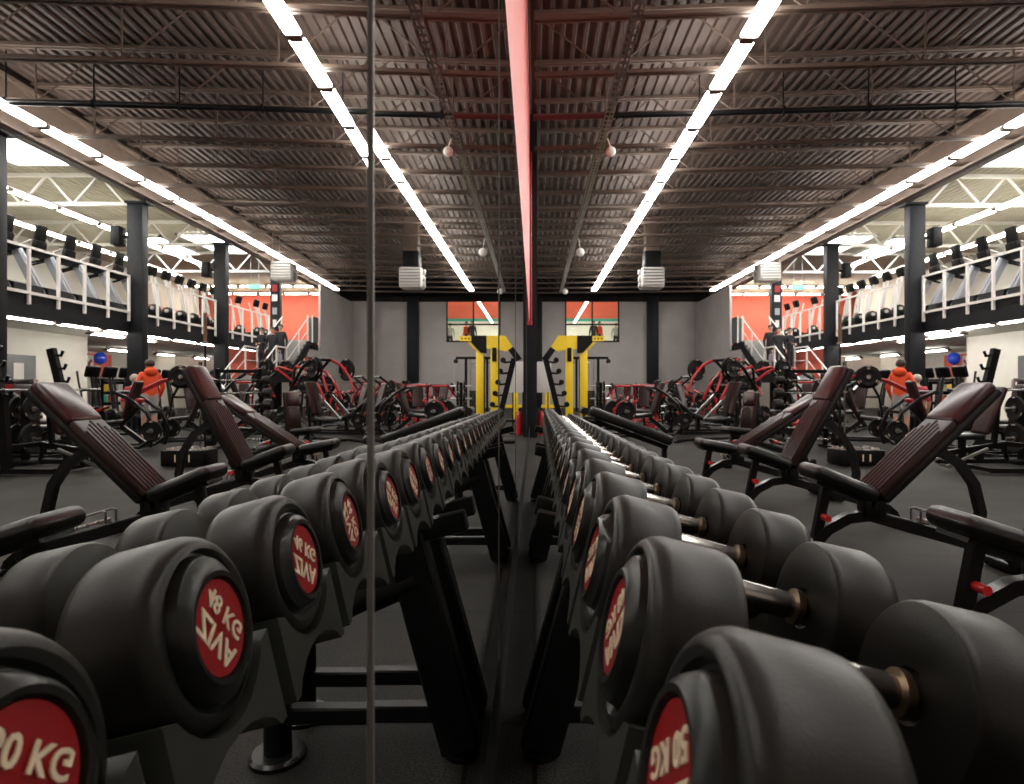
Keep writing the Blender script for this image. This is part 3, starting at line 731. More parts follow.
def plate(label, loc, axis, R, group):
    """weight plate with its axis along the given direction"""
    t = thing('weight_plate', label, 'weight plate', loc, 0, group)
    ax = Vector(axis).normalized()
    t.rotation_euler = Vector((1, 0, 0)).rotation_difference(ax).to_euler()
    for nm, me in zip(('disc', 'hub'), PL[R]):
        o = bpy.data.objects.new(nm, me); COL.objects.link(o); o.parent = t
    return t
def world(t, v): return Matrix.Translation(t.location) @ Matrix.Rotation(t.rotation_euler.z, 4, 'Z') @ Vector(v)
def wdir(t, v): return Matrix.Rotation(t.rotation_euler.z, 4, 'Z') @ Vector(v)

def lever_machine(name, label, loc, rz, where, H=1.65, arm='red', kind='press', plates=(.225, .18), frame='frame_gloss'):
    t = thing(name, label, 'exercise machine', loc, rz, 'plate loaded machines')
    k = H/1.65
    for s_ in (-1, 1):
        MB().m(frame).path([(-.75, s_*.42, .04), (-.35, s_*.36, .06), (.55, s_*.30, .06), (.75, s_*.30, .20)], .032, 8).obj('base_rail', parent=t)
        MB().m(frame).path([(.72, s_*.30, .06), (.78, s_*.30, .55*k), (.66, s_*.29, 1.05*k), (.36, s_*.27, 1.42*k), (.12, s_*.26, 1.60*k)], .034, 8).obj('upright', parent=t)
        MB().m('rubber').box((-.76, s_*.42, .02), (.10, .09, .04), r=.01).obj('foot_pad', parent=t)
    MB().m(frame).cyl((.12, -.30, 1.60*k), (.12, .30, 1.60*k), .035, 12).obj('cross_tube', parent=t)
    MB().m(frame).bar((.66, -.29, 1.05*k), (.66, .29, 1.05*k), .05, .05).obj('cross_tube', parent=t)
    for q, hw in ((.55, .3), (-.35, .36)): MB().m(frame).bar((q, -hw, .06), (q, hw, .06), .05, .05).obj('cross_tube', parent=t)
    MB().m(frame).bar((.55, 0, .06), (.10, 0, .42), .07, .08).bar((.10, 0, .42), (.46, 0, 1.28*k), .06, .07).obj('seat_post', parent=t)
    MB().m('vinyl').box((-.08, 0, .48), (.40, .38, .08), rot=(0, -.1, 0), r=.035, seg=3).obj('seat', parent=t)
    b = MB().m('maroon'); b.X = Matrix.Translation((.22, 0, .56)) @ Matrix.Rotation(-rad(72), 4, 'Y'); b.box((.34, 0, .03), (.70, .30, .08), r=.035, seg=3); b.obj('backrest', parent=t)
    for s_ in (-1, 1):
        y = s_*.36
        if kind == 'press':
            pts = [(.14, y, 1.60*k), (-.12, y*1.04, 1.50*k), (-.38, y*1.08, 1.25*k), (-.50, y*1.05, .98*k)]
        elif kind == 'row':
            pts = [(-.55, y, .35), (-.62, y, .75*k), (-.52, y*1.05, 1.05*k), (-.30, y*1.05, 1.18*k)]
        else:
            pts = [(.60, y*1.05, 1.52*k), (.18, y*1.05, 1.72*k), (-.35, y*1.05, 1.58*k), (-.78, y*1.02, 1.28*k)]
        a = MB().m(arm).path(pts, .029, 8).obj('lever_arm', parent=t); a['label'] = 'red curved lever arm' if arm == 'red' else 'curved lever arm'
        p = Vector(pts[-1]); MB().m('rubber').cyl(p, p+Vector((-.02, -s_*.14, -.03)), .019, 10).obj('grip', parent=t)
        c = Vector(pts[1]).lerp(Vector(pts[2]), .35)
        MB().m('steel').cyl(c, c+Vector((0, s_*.26, 0)), .024, 12).obj('weight_horn', parent=t)
        MB().m('red').cyl(c+Vector((0, s_*.015, 0)), c+Vector((0, s_*.035, 0)), .06, 14).obj('horn_collar', parent=t)
        for q, r in enumerate(plates):
            plate(f'{"large" if r > .2 else "small"} black weight plate loaded {"outside" if q else "inside"} on the {where}', world(t, c+Vector((0, s_*(.075+.055*q), 0))), wdir(t, (0, 1, 0)), r, f'plates on the {where}')
    # storage horns low on the frame
    for s_ in (-1, 1):
        c = Vector((.78, s_*.32, .55*k)); MB().m('steel').cyl(c, c+Vector((0, s_*.20, 0)), .022, 12).obj('storage_horn', parent=t)
        plate(f'black weight plate stored low behind the {where}', world(t, c+Vector((0, s_*.07, 0))), wdir(t, (0, 1, 0)), .18, f'stored plates of the {where}')
    MB().m('red').box((.40, 0, 1.34*k), (.06, .24, .12), rot=(0, .5, 0), r=.01).obj('name_panel', parent=t)
    return t
lever_machine('chest_press_machine', 'black press machine with high red arms before the grey back wall', (3.72, 12.2, 0), .5, 'high armed press machine', 1.72)
lever_machine('row_machine', 'low black row machine with red levers close past the shallow bench', (2.50, 13.8, 0), .15, 'low row machine', 1.15, kind='row', plates=(.225,))
lever_machine('shoulder_press_machine', 'red armed machine beside the high armed press, toward the stairs', (6.15, 14.3, 0), -.4, 'machine beside the high armed press', 1.5)
lever_machine('incline_press_machine', 'red armed machine in the row behind the high armed press', (4.45, 17.4, 0), 2.4, 'machine behind the high armed press', 1.45, kind='row')
lever_machine('pulldown_machine', 'tall machine with long arched red arms before the stairs', (6.25, 16.0, 0), .2, 'long armed machine before the stairs', 1.60, kind='high')
lever_machine('squat_machine', 'red armed machine beside the man in the orange hoodie', (6.75, 12.4, 0), 2.7, 'machine beside the orange hoodie', 1.30, kind='high')
lever_machine('calf_machine', 'low red barred machine in front of the man in the orange hoodie', (7.2, 11.0, 0), 3.0, 'low machine before the orange hoodie', 1.05, kind='row')
lever_machine('dip_machine', 'red machine far off below the back wall window', (3.35, 22.5, 0), 1.2, 'far machine below the window', 1.25)
lever_machine('curl_machine', 'red machine far off before the wall column', (5.6, 22.0, 0), 1.9, 'far machine before the wall column', 1.35, kind='row')
lever_machine('fly_machine', 'red machine far off at the foot of the stairs', (7.0, 20.6, 0), 2.2, 'far machine at the stair foot', 1.45)
lever_machine('low_row_machine', 'red machine in the middle of the hall between the press machines and the stairs', (5.9, 18.5, 0), .9, 'mid hall machine', 1.5, kind='row')
lever_machine('pullover_machine', 'black armed machine standing in front of the black ellipticals', (8.35, 15.9, 0), .6, 'machine before the ellipticals', 1.35, arm='silver', kind='high')

lever_machine('leg_curl_machine', 'red framed machine low behind the low row machine', (2.95, 16.6, 0), 1.3, 'red machine behind the low row machine', 1.2, kind='row', frame='red')
lever_machine('hip_machine', 'red framed machine beyond the leg press, before the grey wall column', (4.6, 20.6, 0), .4, 'red machine before the wall column', 1.35, frame='red')
lever_machine('leg_extension_machine', 'red framed machine past the low row machine', (2.9, 19.6, 0), 2.0, 'red machine past the low row machine', 1.2, kind='row', frame='red')
lever_machine('abdominal_machine', 'red framed machine beside the arched red arms, close to the stairs', (7.85, 17.7, 0), 1.0, 'red machine close to the stairs', 1.3, kind='high', frame='red')
# leg press with an angled sled
def leg_press(label, loc, rz, where):
    t = thing('leg_press_machine', label, 'exercise machine', loc, rz, 'plate loaded machines')
    for s_ in (-1, 1):
        MB().m('frame_gloss').path([(-.95, s_*.36, .05), (1.0, s_*.36, .05)], .04, 4, sq=True).obj('base_rail', parent=t)
        MB().m('steel').bar((-.30, s_*.30, .35), (.95, s_*.30, 1.52), .05, .06).obj('guide_rail', parent=t)
        MB().m('frame_gloss').path([(1.0, s_*.36, .05), (1.08, s_*.34, .7), (1.0, s_*.31, 1.55), (.80, s_*.30, 1.72), (.62, s_*.30, 1.60)], .036, 8).obj('rear_arch', parent=t)
        MB().m('red').path([(.95, s_*.33, 1.62), (.55, s_*.40, 1.50), (.25, s_*.42, 1.15), (.08, s_*.40, .82)], .036, 8).obj('side_guard', parent=t)['label'] = 'red curved side guard'
        c = Vector((.55, s_*.33, 1.20)); MB().m('steel').cyl(c, c+Vector((0, s_*.36, 0)), .025, 12).obj('weight_horn', parent=t)
        for q in range(3): plate(f'large black weight plate on the angled leg press, {ORD[q]} from its sled', world(t, c+Vector((0, s_*(.07+.055*q), 0))), wdir(t, (0, 1, 0)), .225, 'plates on the angled leg press')
    MB().m('frame_gloss').bar((.30, 0, 1.18), (.72, 0, .86), .62, .05).obj('foot_plate', parent=t)
    MB().m('frame_gloss').bar((.55, -.34, 1.20), (.55, .34, 1.20), .08, .08).bar((1.0, -.36, .05), (1.0, .36, .05), .06, .06).bar((-.9, -.36, .05), (-.9, .36, .05), .06, .06).bar((.8, -.3, 1.72), (.8, .3, 1.72), .05, .05).obj('sled', parent=t)
    MB().m('vinyl').box((-.35, 0, .42), (.44, .42, .09), rot=(0, .35, 0), r=.04, seg=3).obj('seat', parent=t)
    MB().m('vinyl').box((-.72, 0, .62), (.75, .42, .09), rot=(0, .70, 0), r=.04, seg=3).obj('backrest', parent=t)
    MB().m('frame_gloss').bar((-.6, 0, .06), (-.6, 0, .5), .08, .10).bar((-.3, 0, .06), (-.3, 0, .36), .08, .1).obj('seat_post', parent=t)
leg_press('angled leg press with red side guards in front of the grey back wall', (4.20, 14.7, 0), .25, 'leg press')

# cable station and yellow rig near the back
t = thing('cable_station', 'tall dark cable station beside the yellow rig', 'exercise machine', (2.15, 24.0, 0), 0)
for x in (-.35, .35): MB().m('frame').box((x, 0, 1.15), (.10, .12, 2.3)).obj('upright', parent=t)
MB().m('frame').box((0, 0, 2.28), (1.5, .10, .10)).bar((-.35, 0, 2.28), (-.35, -.9, 2.30), .08, .08).obj('top_beam', parent=t)
MB().m('frame').box((0, 0, .05), (.9, .8, .08)).obj('base', parent=t)
for x in (-.7, .75): MB().m('frame_gloss').lathe([(-.03, 0), (-.03, .09), (0, .07), (.03, .09), (.03, 0)], (x, 0, 2.15), (0, 1, 0), 18).obj('pulley', parent=t)
b = MB().m('rubber')
for k in range(14): b.box((0, 0, .16+.062*k), (.42, .16, .055))
b.obj('weight_stack', parent=t)
for x in (-.16, .16): MB().m('chrome').cyl((x, 0, .1), (x, 0, 2.25), .014, 8).obj('guide_rod', parent=t)
MB().m('steel').path([(.75, -.04, 2.1), (.80, -.10, 1.6), (.78, -.1, 1.1)], .008, 6).obj('cable', parent=t)
MB().m('chrome').path([(-.75, -.9, 2.02), (-.35, -.9, 2.14), (.05, -.9, 2.02)], .016, 8).obj('pull_bar', parent=t)

t = thing('training_rig', 'tall yellow training rig with a black gusset before the back wall', 'training rig', (1.55, 22.0, 0))
for x in (-.30, .22): MB().m('yellow').box((x, 0, 1.35), (.27, .14, 2.7), r=.01).obj('upright', parent=t)
MB().m('frame').box((-.04, .02, 1.2), (.08, .06, 1.9)).obj('back_bar', parent=t)
MB().m('yellow').prism([(-.98, 2.55), (-.70, 2.98), (.10, 2.98), (.10, 2.52), (-.55, 2.46), (-.70, 2.40)], -.12, .12, 'xz').obj('cantilever', parent=t)
MB().m('frame').prism([(-1.30, 2.15), (-.98, 2.58), (-.80, 2.46), (-1.08, 2.06)], -.13, .13, 'xz').obj('end_cap', parent=t)
MB().m('frame').prism([(-.02, 2.98), (.52, 2.98), (.52, 2.72), (.18, 2.36), (-.02, 2.36)], -.16, .16, 'xz').obj('gusset', parent=t)
MB().m('yellow').box((.74, 0, 2.88), (.44, .12, .18)).prism([(.30, 2.50), (.52, 2.72), (.66, 2.76), (.42, 2.48)], -.1, .1, 'xz').obj('stub_beam', parent=t)
for k in range(3): MB().m('frame').cyl((.62+.12*k, -.065, 2.88), (.62+.12*k, .065, 2.88), .03, 10).obj('pin', parent=t)
MB().m('frame').box((-.30, -.10, 2.30), (.16, .10, .5), r=.02).obj('bracket', parent=t)
MB().m('frame').box((-.04, 0, .05), (1.2, 1.3, .08), r=.02).obj('base', parent=t)
t2 = thing('training_rig', 'second yellow rig upright seen past the white board', 'training rig', (.42, 20.0, 0))
MB().m('yellow').box((0, 0, .55), (.16, .14, 1.10), r=.01).obj('upright', parent=t2); MB().m('frame').box((0, 0, .04), (.7, .7, .07), r=.01).obj('base', parent=t2)
MB().m('yellow').bar((-.2, 0, .5), (.45, 0, .5), .08, .1).obj('cross_bar', parent=t2)
t = thing('notice_board', 'plain white standing board at the end of the dumbbell row', 'board', (.20, 14.6, 0))
MB().m('white_paint').box((0, 0, 1.36), (.40, .03, .74), r=.006).obj('panel', parent=t)
MB().m('frame').bar((-.12, 0, .03), (-.12, 0, 1.0), .03, .03).bar((.12, 0, .03), (.12, 0, 1.0), .03, .03).obj('leg', parent=t); MB().m('frame').box((0, 0, .02), (.4, .4, .03)).obj('foot', parent=t)
t = thing('fire_extinguisher', 'small red cylinder standing below the white board', 'fire extinguisher', (.05, 14.0, 0))
MB().m('red').lathe([(0, 0), (0, .075), (.45, .075), (.52, .05), (.56, .02), (.56, 0)], (0.1, 0, .02), n=20).obj('bottle', parent=t)
MB().m('frame').cyl((.1, 0, .57), (.1, 0, .63), .025, 10).bar((.1, 0, .63), (.02, 0, .66), .02, .02).path([(.1, 0, .6), (.19, 0, .5), (.19, 0, .25)], .012, 6).obj('valve', parent=t)
# leaning black post of hooks at the end of the dumbbell row
def hook_post(t, base, top, hooks, hx=.16):
    base = Vector(base); top = Vector(top)
    MB().m('frame').bar(base, top, .09, .11, up=(1, 0, 0)).obj('upright', parent=t)
    for k in range(hooks):
        p = base.lerp(top, .42+.54*k/(hooks-1))
        MB().m('frame').path([p, p+Vector((hx*.8, 0, -.015)), p+Vector((hx, 0, .055))], .024, 8).obj('hook', parent=t)
t = thing('bar_storage_post', 'black leaning post with a ladder of bar hooks beside the yellow rig', 'storage post', (.52, 12.4, 0))
hook_post(t, (.10, 0, .04), (-.30, 0, 1.70), 5, .22)
for k in range(5):
    p = Vector((.10, 0, .04)).lerp(Vector((-.30, 0, 1.70)), .42+.54*k/4)
    MB().m('rubber').lathe([(-.03, 0), (-.03, .055), (.03, .055), (.03, 0)], p+Vector((.20, -.05, .03)), (0, 1, 0), 14).obj('end_stop', parent=t)
MB().m('frame').box((.05, 0, .03), (.75, .8, .06), r=.01).obj('base', parent=t)
t = thing('plate_tree', 'black plate tree on the floor in front of the cable station', 'plate rack', (1.75, 16.2, 0))
MB().m('frame').bar((0, 0, .04), (0, 0, 1.25), .08, .08).obj('post', parent=t); MB().m('frame').box((0, 0, .03), (.6, .6, .05), r=.01).obj('base', parent=t)
for k, z in enumerate((.42, .82, 1.15)):
    for s_ in (-1, 1):
        MB().m('steel').cyl((0, 0, z), (s_*.28, 0, z), .022, 10).obj('horn', parent=t)
        for q in range(2 if k == 0 else 1): plate(f'black weight plate on the plate tree, {["lowest", "middle", "top"][k]} horns', (1.75+s_*(.09+.055*q), 16.2, z), (1, 0, 0), (.225, .18, .14)[k], f'plates on the {["lowest", "middle", "top"][k]} horns of the plate tree')

# ------------------------------------------------------------------ barbell rack, standing bars, kettlebells
t = thing('barbell_rack', 'black rack of fixed barbells behind the steep bench', 'barbell rack', (4.95, 11.0, 0))
for x in (-.40, .40):
    MB().m('frame').bar((x, .25, .03), (x, .05, 1.45), .07, .07).obj('upright', parent=t); MB().m('frame').box((x, .05, .03), (.07, .8, .05)).obj('foot', parent=t)
MB().m('frame').box((0, .06, 1.40), (.86, .05, .06)).box((0, .20, .35), (.86, .05, .06)).obj('cross_bar', parent=t)
HZ = (.17, .38, .59, .80, 1.01, 1.24)
for k, z in enumerate(HZ):
    yy = .25-.20*(z-.03)/1.42
    for x in (-.40, .40): MB().m('frame').path([(x, yy, z-.04), (x, yy-.14, z-.05), (x, yy-.17, z+.01)], .018, 6).obj('hook', parent=t)
    b_ = thing('fixed_barbell', f'fixed barbell with black heads on the barbell rack, {ORD[k]} from the bottom', 'barbell', (4.95, 11.0+yy-.13, z), 0, 'fixed barbells on the rack')
    MB().m('chrome').cyl((-.62, 0, 0), (.62, 0, 0), .016, 12).obj('bar', parent=b_)
    rr = .125-.010*k
    for s_ in (-1, 1): MB().m('urethane').lathe([(s_*.48, 0), (s_*.48, rr*.9), (s_*.495, rr), (s_*.62, rr), (s_*.635, rr*.9), (s_*.635, 0)], axis=(1, 0, 0), n=24).obj('head', parent=b_)
t = thing('bar_holder', 'black block bar holder on the floor behind the broad ribbed bench', 'bar holder', (4.60, 8.75, 0))
MB().m('frame').box((0, 0, .12), (.62, .42, .22), r=.012).obj('block', parent=t)
for k in range(9): MB().m('steel').lathe([(.23, .028), (.255, .030), (.255, .042), (.23, .046)], (-.22+.22*(k % 3), -.13+.13*(k//3), 0), n=14).obj('socket', parent=t)
e = MB().m('letter'); e.X = Matrix.Translation((0, -.2115, .12)) @ Matrix.Rotation(PI/2, 4, 'X')
for dx in (-.10, .0, .10): e.box((dx, 0, 0), (.018, .10, .002))
e.obj('white_mark', parent=t)
for k, (dx, dy, L, nm) in enumerate(((-.22, 0, 2.15, 'long barbell standing upright in the black holder'), (-.22, -.13, 1.45, 'short bright barbell standing upright in the holder, lower than the long one'))):
    t = thing('barbell', nm, 'barbell', (4.60+dx, 8.75+dy, .02))
    MB().m('frame_gloss' if k == 0 else 'chrome').cyl((0, 0, .05), (0, 0, L-.42), .014, 12).obj('shaft', parent=t)
    MB().m('brass' if k == 0 else 'chrome').cyl((0, 0, L-.42), (0, 0, L), .025, 14).m('steel').cyl((0, 0, L-.44), (0, 0, L-.41), .038, 14).obj('sleeve', parent=t)
# ------------------------------------------------------------------ olympic bench and stack machine at the frame edge
t = thing('olympic_bench', 'black olympic bench with two leaning hook uprights and a maroon back', 'bench', (6.33, 8.25, 0))
for y in (-.52, .52):
    MB().m('frame').bar((.05, y, .04), (-.28+.40, y, 1.0), .08, .10, up=(1, 0, 0)).bar((.12, y, .95), (.30, y, 1.66), .08, .10, up=(1, 0, 0)).obj('upright', parent=t)
    for k in range(4):
        p = Vector((.14, y, 1.02)).lerp(Vector((.28, y, 1.58)), k/3)
        MB().m('frame').path([p, p+Vector((-.12, 0, -.02)), p+Vector((-.15, 0, .05))], .022, 8).obj('hook', parent=t)
    MB().m('frame').path([(-.55, y, .05), (.45, y, .05)], .035, 4, sq=True).obj('base_rail', parent=t)
    MB().m('frame').path([(.10, y, .55), (.40, y, .45), (.46, y, .06)], .03, 8).obj('brace', parent=t)
MB().m('frame').bar((.05, -.52, .35), (.05, .52, .35), .05, .06).bar((-.5, -.52, .05), (-.5, .52, .05), .05, .05).bar((-.9, 0, .2), (.05, 0, .35), .06, .07).obj('cross_bar', parent=t)
MB().m('vinyl').box((-.55, 0, .45), (.42, .34, .08), r=.035, seg=3).obj('seat', parent=t)
b = MB().m('maroon'); b.X = Matrix.Translation((-.30, 0, .50)) @ Matrix.Rotation(-rad(68), 4, 'Y'); b.box((.32, 0, 0), (.68, .30, .08), r=.035, seg=3); b.obj('backrest', parent=t)
MB().m('frame').bar((-.55, 0, .05), (-.55, 0, .42), .06, .08).obj('post', parent=t); MB().m('frame').bar((-.12, 0, .33), (-.06, 0, .95), .05, .06).obj('post', parent=t)
for y in (-.2, .2): MB().m('steel').bar((-.9, y, .06), (-.35, y, .30), .035, .03).obj('foot_rest', parent=t)
t = thing('barbell', 'steel barbell resting on the hooks of the olympic bench', 'barbell', (6.31, 8.25, 1.075), PI/2)
MB().m('steel').cyl((-.66, 0, 0), (.66, 0, 0), .014, 12).obj('shaft', parent=t)
for s_ in (-1, 1): MB().m('chrome').cyl((s_*.66, 0, 0), (s_*1.06, 0, 0), .025, 14).obj('sleeve', parent=t)
for k, (x, y, s_) in enumerate(((7.15, 7.55, 0), (7.15, 8.95, 0))):
    t = thing('plate_tree', ['black plate tree behind the olympic bench, on the mirror side', 'black plate tree behind the olympic bench, toward the columns'][k], 'plate rack', (x, y, 0))
    MB().m('frame').bar((0, 0, .04), (0, 0, 1.1), .08, .08).obj('post', parent=t); MB().m('frame').box((0, 0, .03), (.55, .55, .05), r=.01).obj('base', parent=t)
    for q, z in enumerate((.36, .80)):
        MB().m('steel').cyl((-.25, 0, z), (.25, 0, z), .022, 10).obj('horn', parent=t)
        for s2 in (-1, 1): plate(f'black weight plate on the plate tree behind the olympic bench, {["lower", "upper"][q]} horn, {["mirror side", "column side"][k]}', (x+s2*.10, y, z), (1, 0, 0), (.225, .18)[q], f'plates on the {["lower", "upper"][q]} horn of tree {k}')
def stack_machine(label, loc, rz):
    t = thing('weight_stack_machine', label, 'exercise machine', loc, rz, 'black stack machines')
    MB().m('frame').box((0, 0, .62), (.46, .56, 1.24), r=.03).obj('tower', parent=t)
    MB().m('red').box((-.236, 0, 1.12), (.01, .34, .07), r=.004).obj('label_strip', parent=t); MB().m('red').box((-.236, .05, .78), (.01, .24, .06), rot=(.25, 0, 0)).obj('logo_strip', parent=t)
    MB().m('frame').path([(-.2, -.22, .05), (-1.1, -.22, .05)], .035, 4, sq=True).path([(-.2, .22, .05), (-1.1, .22, .05)], .035, 4, sq=True).bar((-1.1, -.3, .05), (-1.1, .3, .05), .06, .06).obj('base', parent=t)
    MB().m('vinyl').box((-.75, 0, .48), (.40, .38, .08), r=.035, seg=3).obj('seat', parent=t)
    MB().m('frame').bar((-.75, 0, .05), (-.75, 0, .45), .08, .08).obj('seat_post', parent=t)
    b = MB().m('maroon'); b.X = Matrix.Translation((-.52, 0, .55)) @ Matrix.Rotation(-rad(78), 4, 'Y'); b.box((.30, 0, 0), (.64, .34, .08), r=.035, seg=3); b.obj('backrest', parent=t)
    for s_ in (-1, 1): MB().m('frame_gloss').path([(-.2, s_*.28, 1.1), (-.55, s_*.36, 1.05), (-.90, s_*.36, .85), (-1.0, s_*.30, .70)], .028, 8).obj('arm', parent=t)
    MB().m('steel').path([(-.22, 0, 1.2), (-.6, 0, 1.24), (-.62, 0, 1.05)], .02, 8).obj('handle', parent=t)
    return t
stack_machine('black stack machine with a red label behind the olympic bench', (8.15, 9.7, 0), .15)
stack_machine('black stack machine with a red label in front of the grey doors', (9.3, 11.2, 0), .15)

# shelf, balloon under the balcony
t = thing('shelf_unit', 'dark shelf unit with goods below the red cross sign', 'shelf', (17.9, 26.6, 0))
MB().m('frame').box((.25, 0, .75), (.03, 1.6, 1.5)).box((0, -.8, .75), (.5, .04, 1.5)).box((0, .8, .75), (.5, .04, 1.5)).obj('case', parent=t)
for z in (.04, .5, .95, 1.4): MB().m('door_grey').box((0, 0, z), (.5, 1.56, .03)).obj('shelf', parent=t)
cols = ('yellow', 'white_paint', 'light_plastic', 'teal', 'orange', 'white_paint')
for k in range(9):
    z = (.055, .515, .965)[k//3]; o = thing('storage_box', f'small {["yellow", "white", "pale", "green", "orange", "ivory"][k % 6]} box on the {["bottom", "middle", "top"][k//3]} board of the shelf under the sign', 'box', (17.9, 26.6-.5+.48*(k % 3), z), 0, 'goods on the shelf')
    MB().m(cols[k % 6]).box((0, 0, .14), (.3, .30, .28), r=.01).obj('carton', parent=o); MB().m('white_paint').box((0, 0, .285), (.31, .31, .02), r=.004).obj('lid', parent=o)
t = thing('balloon', 'blue balloon floating in front of the red wall panel', 'balloon', (13.75, 20.0, 1.75))
MB().m('blue').ball((0, 0, .32), .185, 20, (1, 1, 1.08)).lathe([(-.235, 0), (-.225, .02), (-.20, .012), (-.18, .045)], (0, 0, .32), n=16).obj('skin', parent=t)
MB().m('white_paint').cyl((0, 0, .10), (0, 0, -1.74), .004, 5).obj('string', parent=t)

# ------------------------------------------------------------------ people
def person(label, loc, rz, J, bonemat, hair='hair', H=1.75, hood=None, face=True):
    """one continuous skinned body; J: joint -> (parent, position, radius)"""
    k = H/1.75
    bm = bmesh.new(); lay = bm.verts.layers.skin.verify(); V = {}
    for n, (par, p, r) in J.items():
        v = bm.verts.new(Vector(p)*k); rr = r if isinstance(r, tuple) else (r, r)
        v[lay].radius = (rr[0]*k, rr[1]*k); v[lay].use_root = (par is None); V[n] = v
        if par: bm.edges.new((V[par], v))
    me = bpy.data.meshes.new('body'); bm.to_mesh(me); bm.free()
    ob = bpy.data.objects.new('body', me); COL.objects.link(ob)
    sk = ob.modifiers.new('skin', 'SKIN'); sk.use_smooth_shade = True
    ss = ob.modifiers.new('sub', 'SUBSURF'); ss.levels = 2; ss.render_levels = 2
    dg = bpy.context.evaluated_depsgraph_get(); dg.update()
    m2 = bpy.data.meshes.new_from_object(ob.evaluated_get(dg)); bpy.data.objects.remove(ob)
    names = sorted(set(bonemat.values())); m2.materials.clear()
    for n in names: m2.materials.append(M[n])
    segs = [(n, Vector(J[J[n][0]][1])*k, Vector(J[n][1])*k) for n in J if J[n][0]]
    for p in m2.polygons:
        c = p.center; best = None
        for n, a, b in segs:
            d = b-a; u = max(0, min(1, (c-a).dot(d)/max(1e-9, d.length_squared))); q = (c-a-d*u).length
            if best is None or q < best[0]: best = (q, n)
        nm = best[1]
        while nm not in bonemat: nm = J[nm][0]
        p.material_index = names.index(bonemat[nm]); p.use_smooth = True
    t = thing('person', label, 'person', loc, rz)
    o = bpy.data.objects.new('body', m2); COL.objects.link(o); o.parent = t
    hc = Vector(J['headmid'][1])*k; f = Vector((0, 1, 0))
    hb = MB().m(hair); hb.X = Matrix.Translation(hc+Vector((0, -.014*k, .012*k)))
    pr = [(math.cos(PI*i/14), math.sin(PI*i/14)) for i in range(9)]
    hb.lathe([(a*.108*k, r*.104*k) for a, r in pr][::-1]+[], axis=(0, -.45, 1), n=18)
    hb.obj('hair', parent=t)
    for s_ in (-1, 1): MB().m('white_paint').ball(hc+Vector((s_*.034, .082, .0))*k, .014*k, 8).m('hair').ball(hc+Vector((s_*.034, .094, .0))*k, .006*k, 6).obj('eye', parent=t)
    if hood:
        nb = Vector(J['neckbase'][1])*k
        MB().m(hood).ball(nb+Vector((0, -.085, .02))*k, .125*k, 14, (1.15, .72, .80)).obj('hood', parent=t)
    return t
def hand(J, s_, w_, d, side):
    """palm, four fingers and a thumb along direction d from wrist w_"""
    w_ = Vector(w_); d = Vector(d).normalized(); pn = 'L' if s_ < 0 else 'R'
    fw = Vector((0, 1, 0)); fw = (fw-d*fw.dot(d)); fw = fw.normalized() if fw.length > .1 else Vector((0, 0, 1)); lat = fw
    pc = w_+d*.055
    J['palm'+pn] = ('wrist'+pn, tuple(pc), (.030, .020))
    for q, (o, l) in enumerate(((.027, .075), (.009, .085), (-.009, .080), (-.026, .062))):
        a = pc+d*.035+lat*o; b = a+d*l*.5+Vector((-s_*.006, 0, 0)); c = b+d*l*.45+Vector((-s_*.016, 0, 0))
        J[f'knuckle{q}{pn}'] = ('palm'+pn, tuple(a), .010); J[f'finger{q}{pn}'] = (f'knuckle{q}{pn}', tuple(b), .0085); J[f'tip{q}{pn}'] = (f'finger{q}{pn}', tuple(c), .007)
    a = pc+lat*.036-d*.005; b = a+lat*.022+d*.035
    J['thumba'+pn] = ('palm'+pn, tuple(a), .011); J['thumbb'+pn] = ('thumba'+pn, tuple(b), .0085)
def standing(armL=None, armR=None, stride=0.0, bulk=1.0):
    J = {'pelvis': (None, (0, 0, .95), (.14*bulk, .11*bulk)), 'spine': ('pelvis', (0, -.01, 1.14), (.135*bulk, .105*bulk)), 'chest': ('spine', (0, 0, 1.34), (.15*bulk, .11*bulk)),
         'neckbase': ('chest', (0, -.005, 1.48), .07), 'neck': ('neckbase', (0, .0, 1.545), .052), 'headlow': ('neck', (0, .02, 1.60), (.066, .072)), 'headmid': ('headlow', (0, .012, 1.665), (.078, .092)), 'headtop': ('headmid', (0, .0, 1.725), .062),
         'nose': ('headmid', (0, .112, 1.645), .012), 'earL': ('headmid', (-.082, 0, 1.655), .016), 'earR': ('headmid', (.082, 0, 1.655), .016)}
    for s_, n, arm in ((-1, 'L', armL), (1, 'R', armR)):
        el, wr = arm or ((s_*.25, -.03, 1.13), (s_*.25, .06, .90))
        J['shoulder'+n] = ('chest', (s_*.175, -.005, 1.425), .066*bulk); J['elbow'+n] = ('shoulder'+n, el, .050*bulk); J['wrist'+n] = ('elbow'+n, wr, .032)
        hand(J, s_, wr, Vector(wr)-Vector(el), n)
        st = stride*s_
        J['hip'+n] = ('pelvis', (s_*.09, 0, .88), .098*bulk); J['knee'+n] = ('hip'+n, (s_*.10, .03+st*.5, .50), .062); J['ankle'+n] = ('knee'+n, (s_*.10, -.02+st, .09), .042); J['toe'+n] = ('ankle'+n, (s_*.12, .15+st, .035), .036)
    return J
def mats(top, legs, sleeves=True, shoes='dark_cloth', shorts=False):
    d = {'spine': top, 'chest': top, 'neckbase': top, 'neck': 'skin', 'pelvis': legs}
    for n in 'LR':
        d['shoulder'+n] = top; d['elbow'+n] = top; d['wrist'+n] = top if sleeves else 'skin'; d['palm'+n] = 'skin'
        d['hip'+n] = legs; d['knee'+n] = legs; d['ankle'+n] = 'skin' if shorts else legs; d['toe'+n] = shoes
    return d
J = standing(((-.27, -.04, 1.15), (-.25, .10, .93)), ((.27, .0, 1.15), (.20, .22, 1.02)), .06, 1.15)
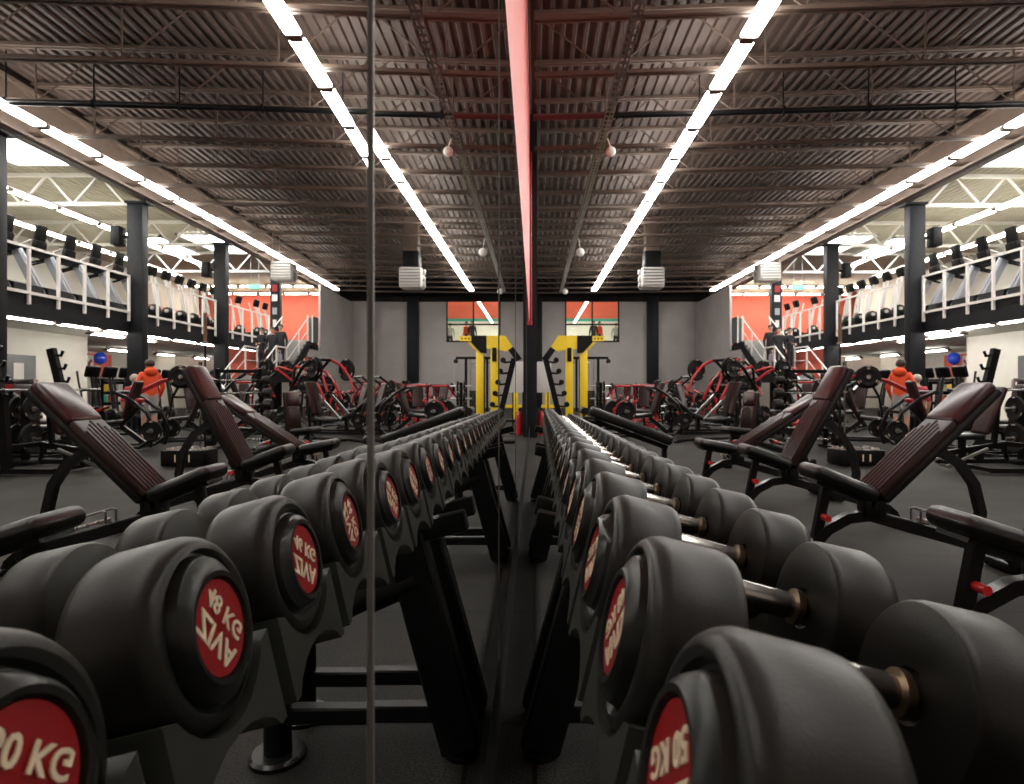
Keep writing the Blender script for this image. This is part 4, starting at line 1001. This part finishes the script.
person('standing person in an orange hoodie and pale shorts beside the red machines', (8.05, 13.4, 0), -.9, J, mats('orange', 'shorts', True, shorts=True), H=1.70, hood='orange')
J = standing(None, None, 0, 1.12)
def sit(J, dz):
    for n in J:
        if n[:4] in ('knee', 'ankl', 'toeL', 'toeR'): continue
        par, p, r = J[n]; J[n] = (par, (p[0], p[1]-.05, p[2]-dz), r)
    for s_, n in ((-1, 'L'), (1, 'R')):
        J['knee'+n] = ('hip'+n, (s_*.14, .40, .50), .062); J['ankle'+n] = ('knee'+n, (s_*.14, .36, .09), .042); J['toe'+n] = ('ankle'+n, (s_*.15, .52, .035), .036)
    return J
bx_ = thing('flat_bench', 'black flat bench under the seated person in the dark red shirt', 'bench', (9.2, 14.7, 0), -.3)
MB().m('vinyl').box((0, 0, .44), (.34, 1.1, .08), r=.035, seg=3).obj('pad', parent=bx_)
for q in (-.42, .42): MB().m('frame').bar((0, q, .04), (0, q, .41), .06, .06).box((0, q, .03), (.46, .07, .05), r=.01).obj('leg', parent=bx_)
person('seated person with short grey hair in a dark red shirt near the column', (9.2, 14.7, 0), -.3, sit(J, .34), mats('shirt', 'dark_cloth', False), 'hair_grey', H=1.74)
zl_ = 1.62
person('person in dark clothes carrying a pale bag on the stair landing', (8.95, 21.95+.4, zl_), PI-.2, standing(None, None, .10), mats('dark_cloth', 'dark_cloth'), H=1.68)
tb = thing('tote_bag', 'pale bag hanging from the hand of the person on the stairs', 'bag', (8.66, 22.30, zl_+.42))
MB().m('lilac_cloth').box((0, 0, .15), (.12, .30, .30), r=.04, seg=2).obj('body', parent=tb); MB().m('lilac_cloth').path([(0, -.09, .28), (0, -.05, .40), (0, .05, .40), (0, .09, .28)], .01, 6).obj('strap', parent=tb)
person('person in black clothes standing on the landing beside the handrail', (9.45, 22.6, zl_), PI+.3, standing(((-.27, .02, 1.16), (-.10, .20, 1.10)), ((.27, .02, 1.16), (.10, .22, 1.14)), .05), mats('dark_cloth', 'dark_cloth'), H=1.70)
person('person in dark clothes stepping onto the upper flight of the stairs', (9.0, 23.27, 1.806), PI, standing(), mats('dark_cloth', 'dark_cloth'), H=1.68)
for k, (x, y, a, c, nm) in enumerate(((3.5, 36.3, 2.6, 'dark_cloth', 'person in dark clothes behind the window pane, beside the lamp'), (3.9, 36.6, -2.4, 'orange', 'person in an orange top behind the window pane'), (5.0, 37.5, 3.0, 'shorts', 'person in pale clothes behind the window by its frame'))):
    person(nm, (x, y, 3.35), a, standing(None, None, .04), mats(c, 'dark_cloth'), H=1.72)
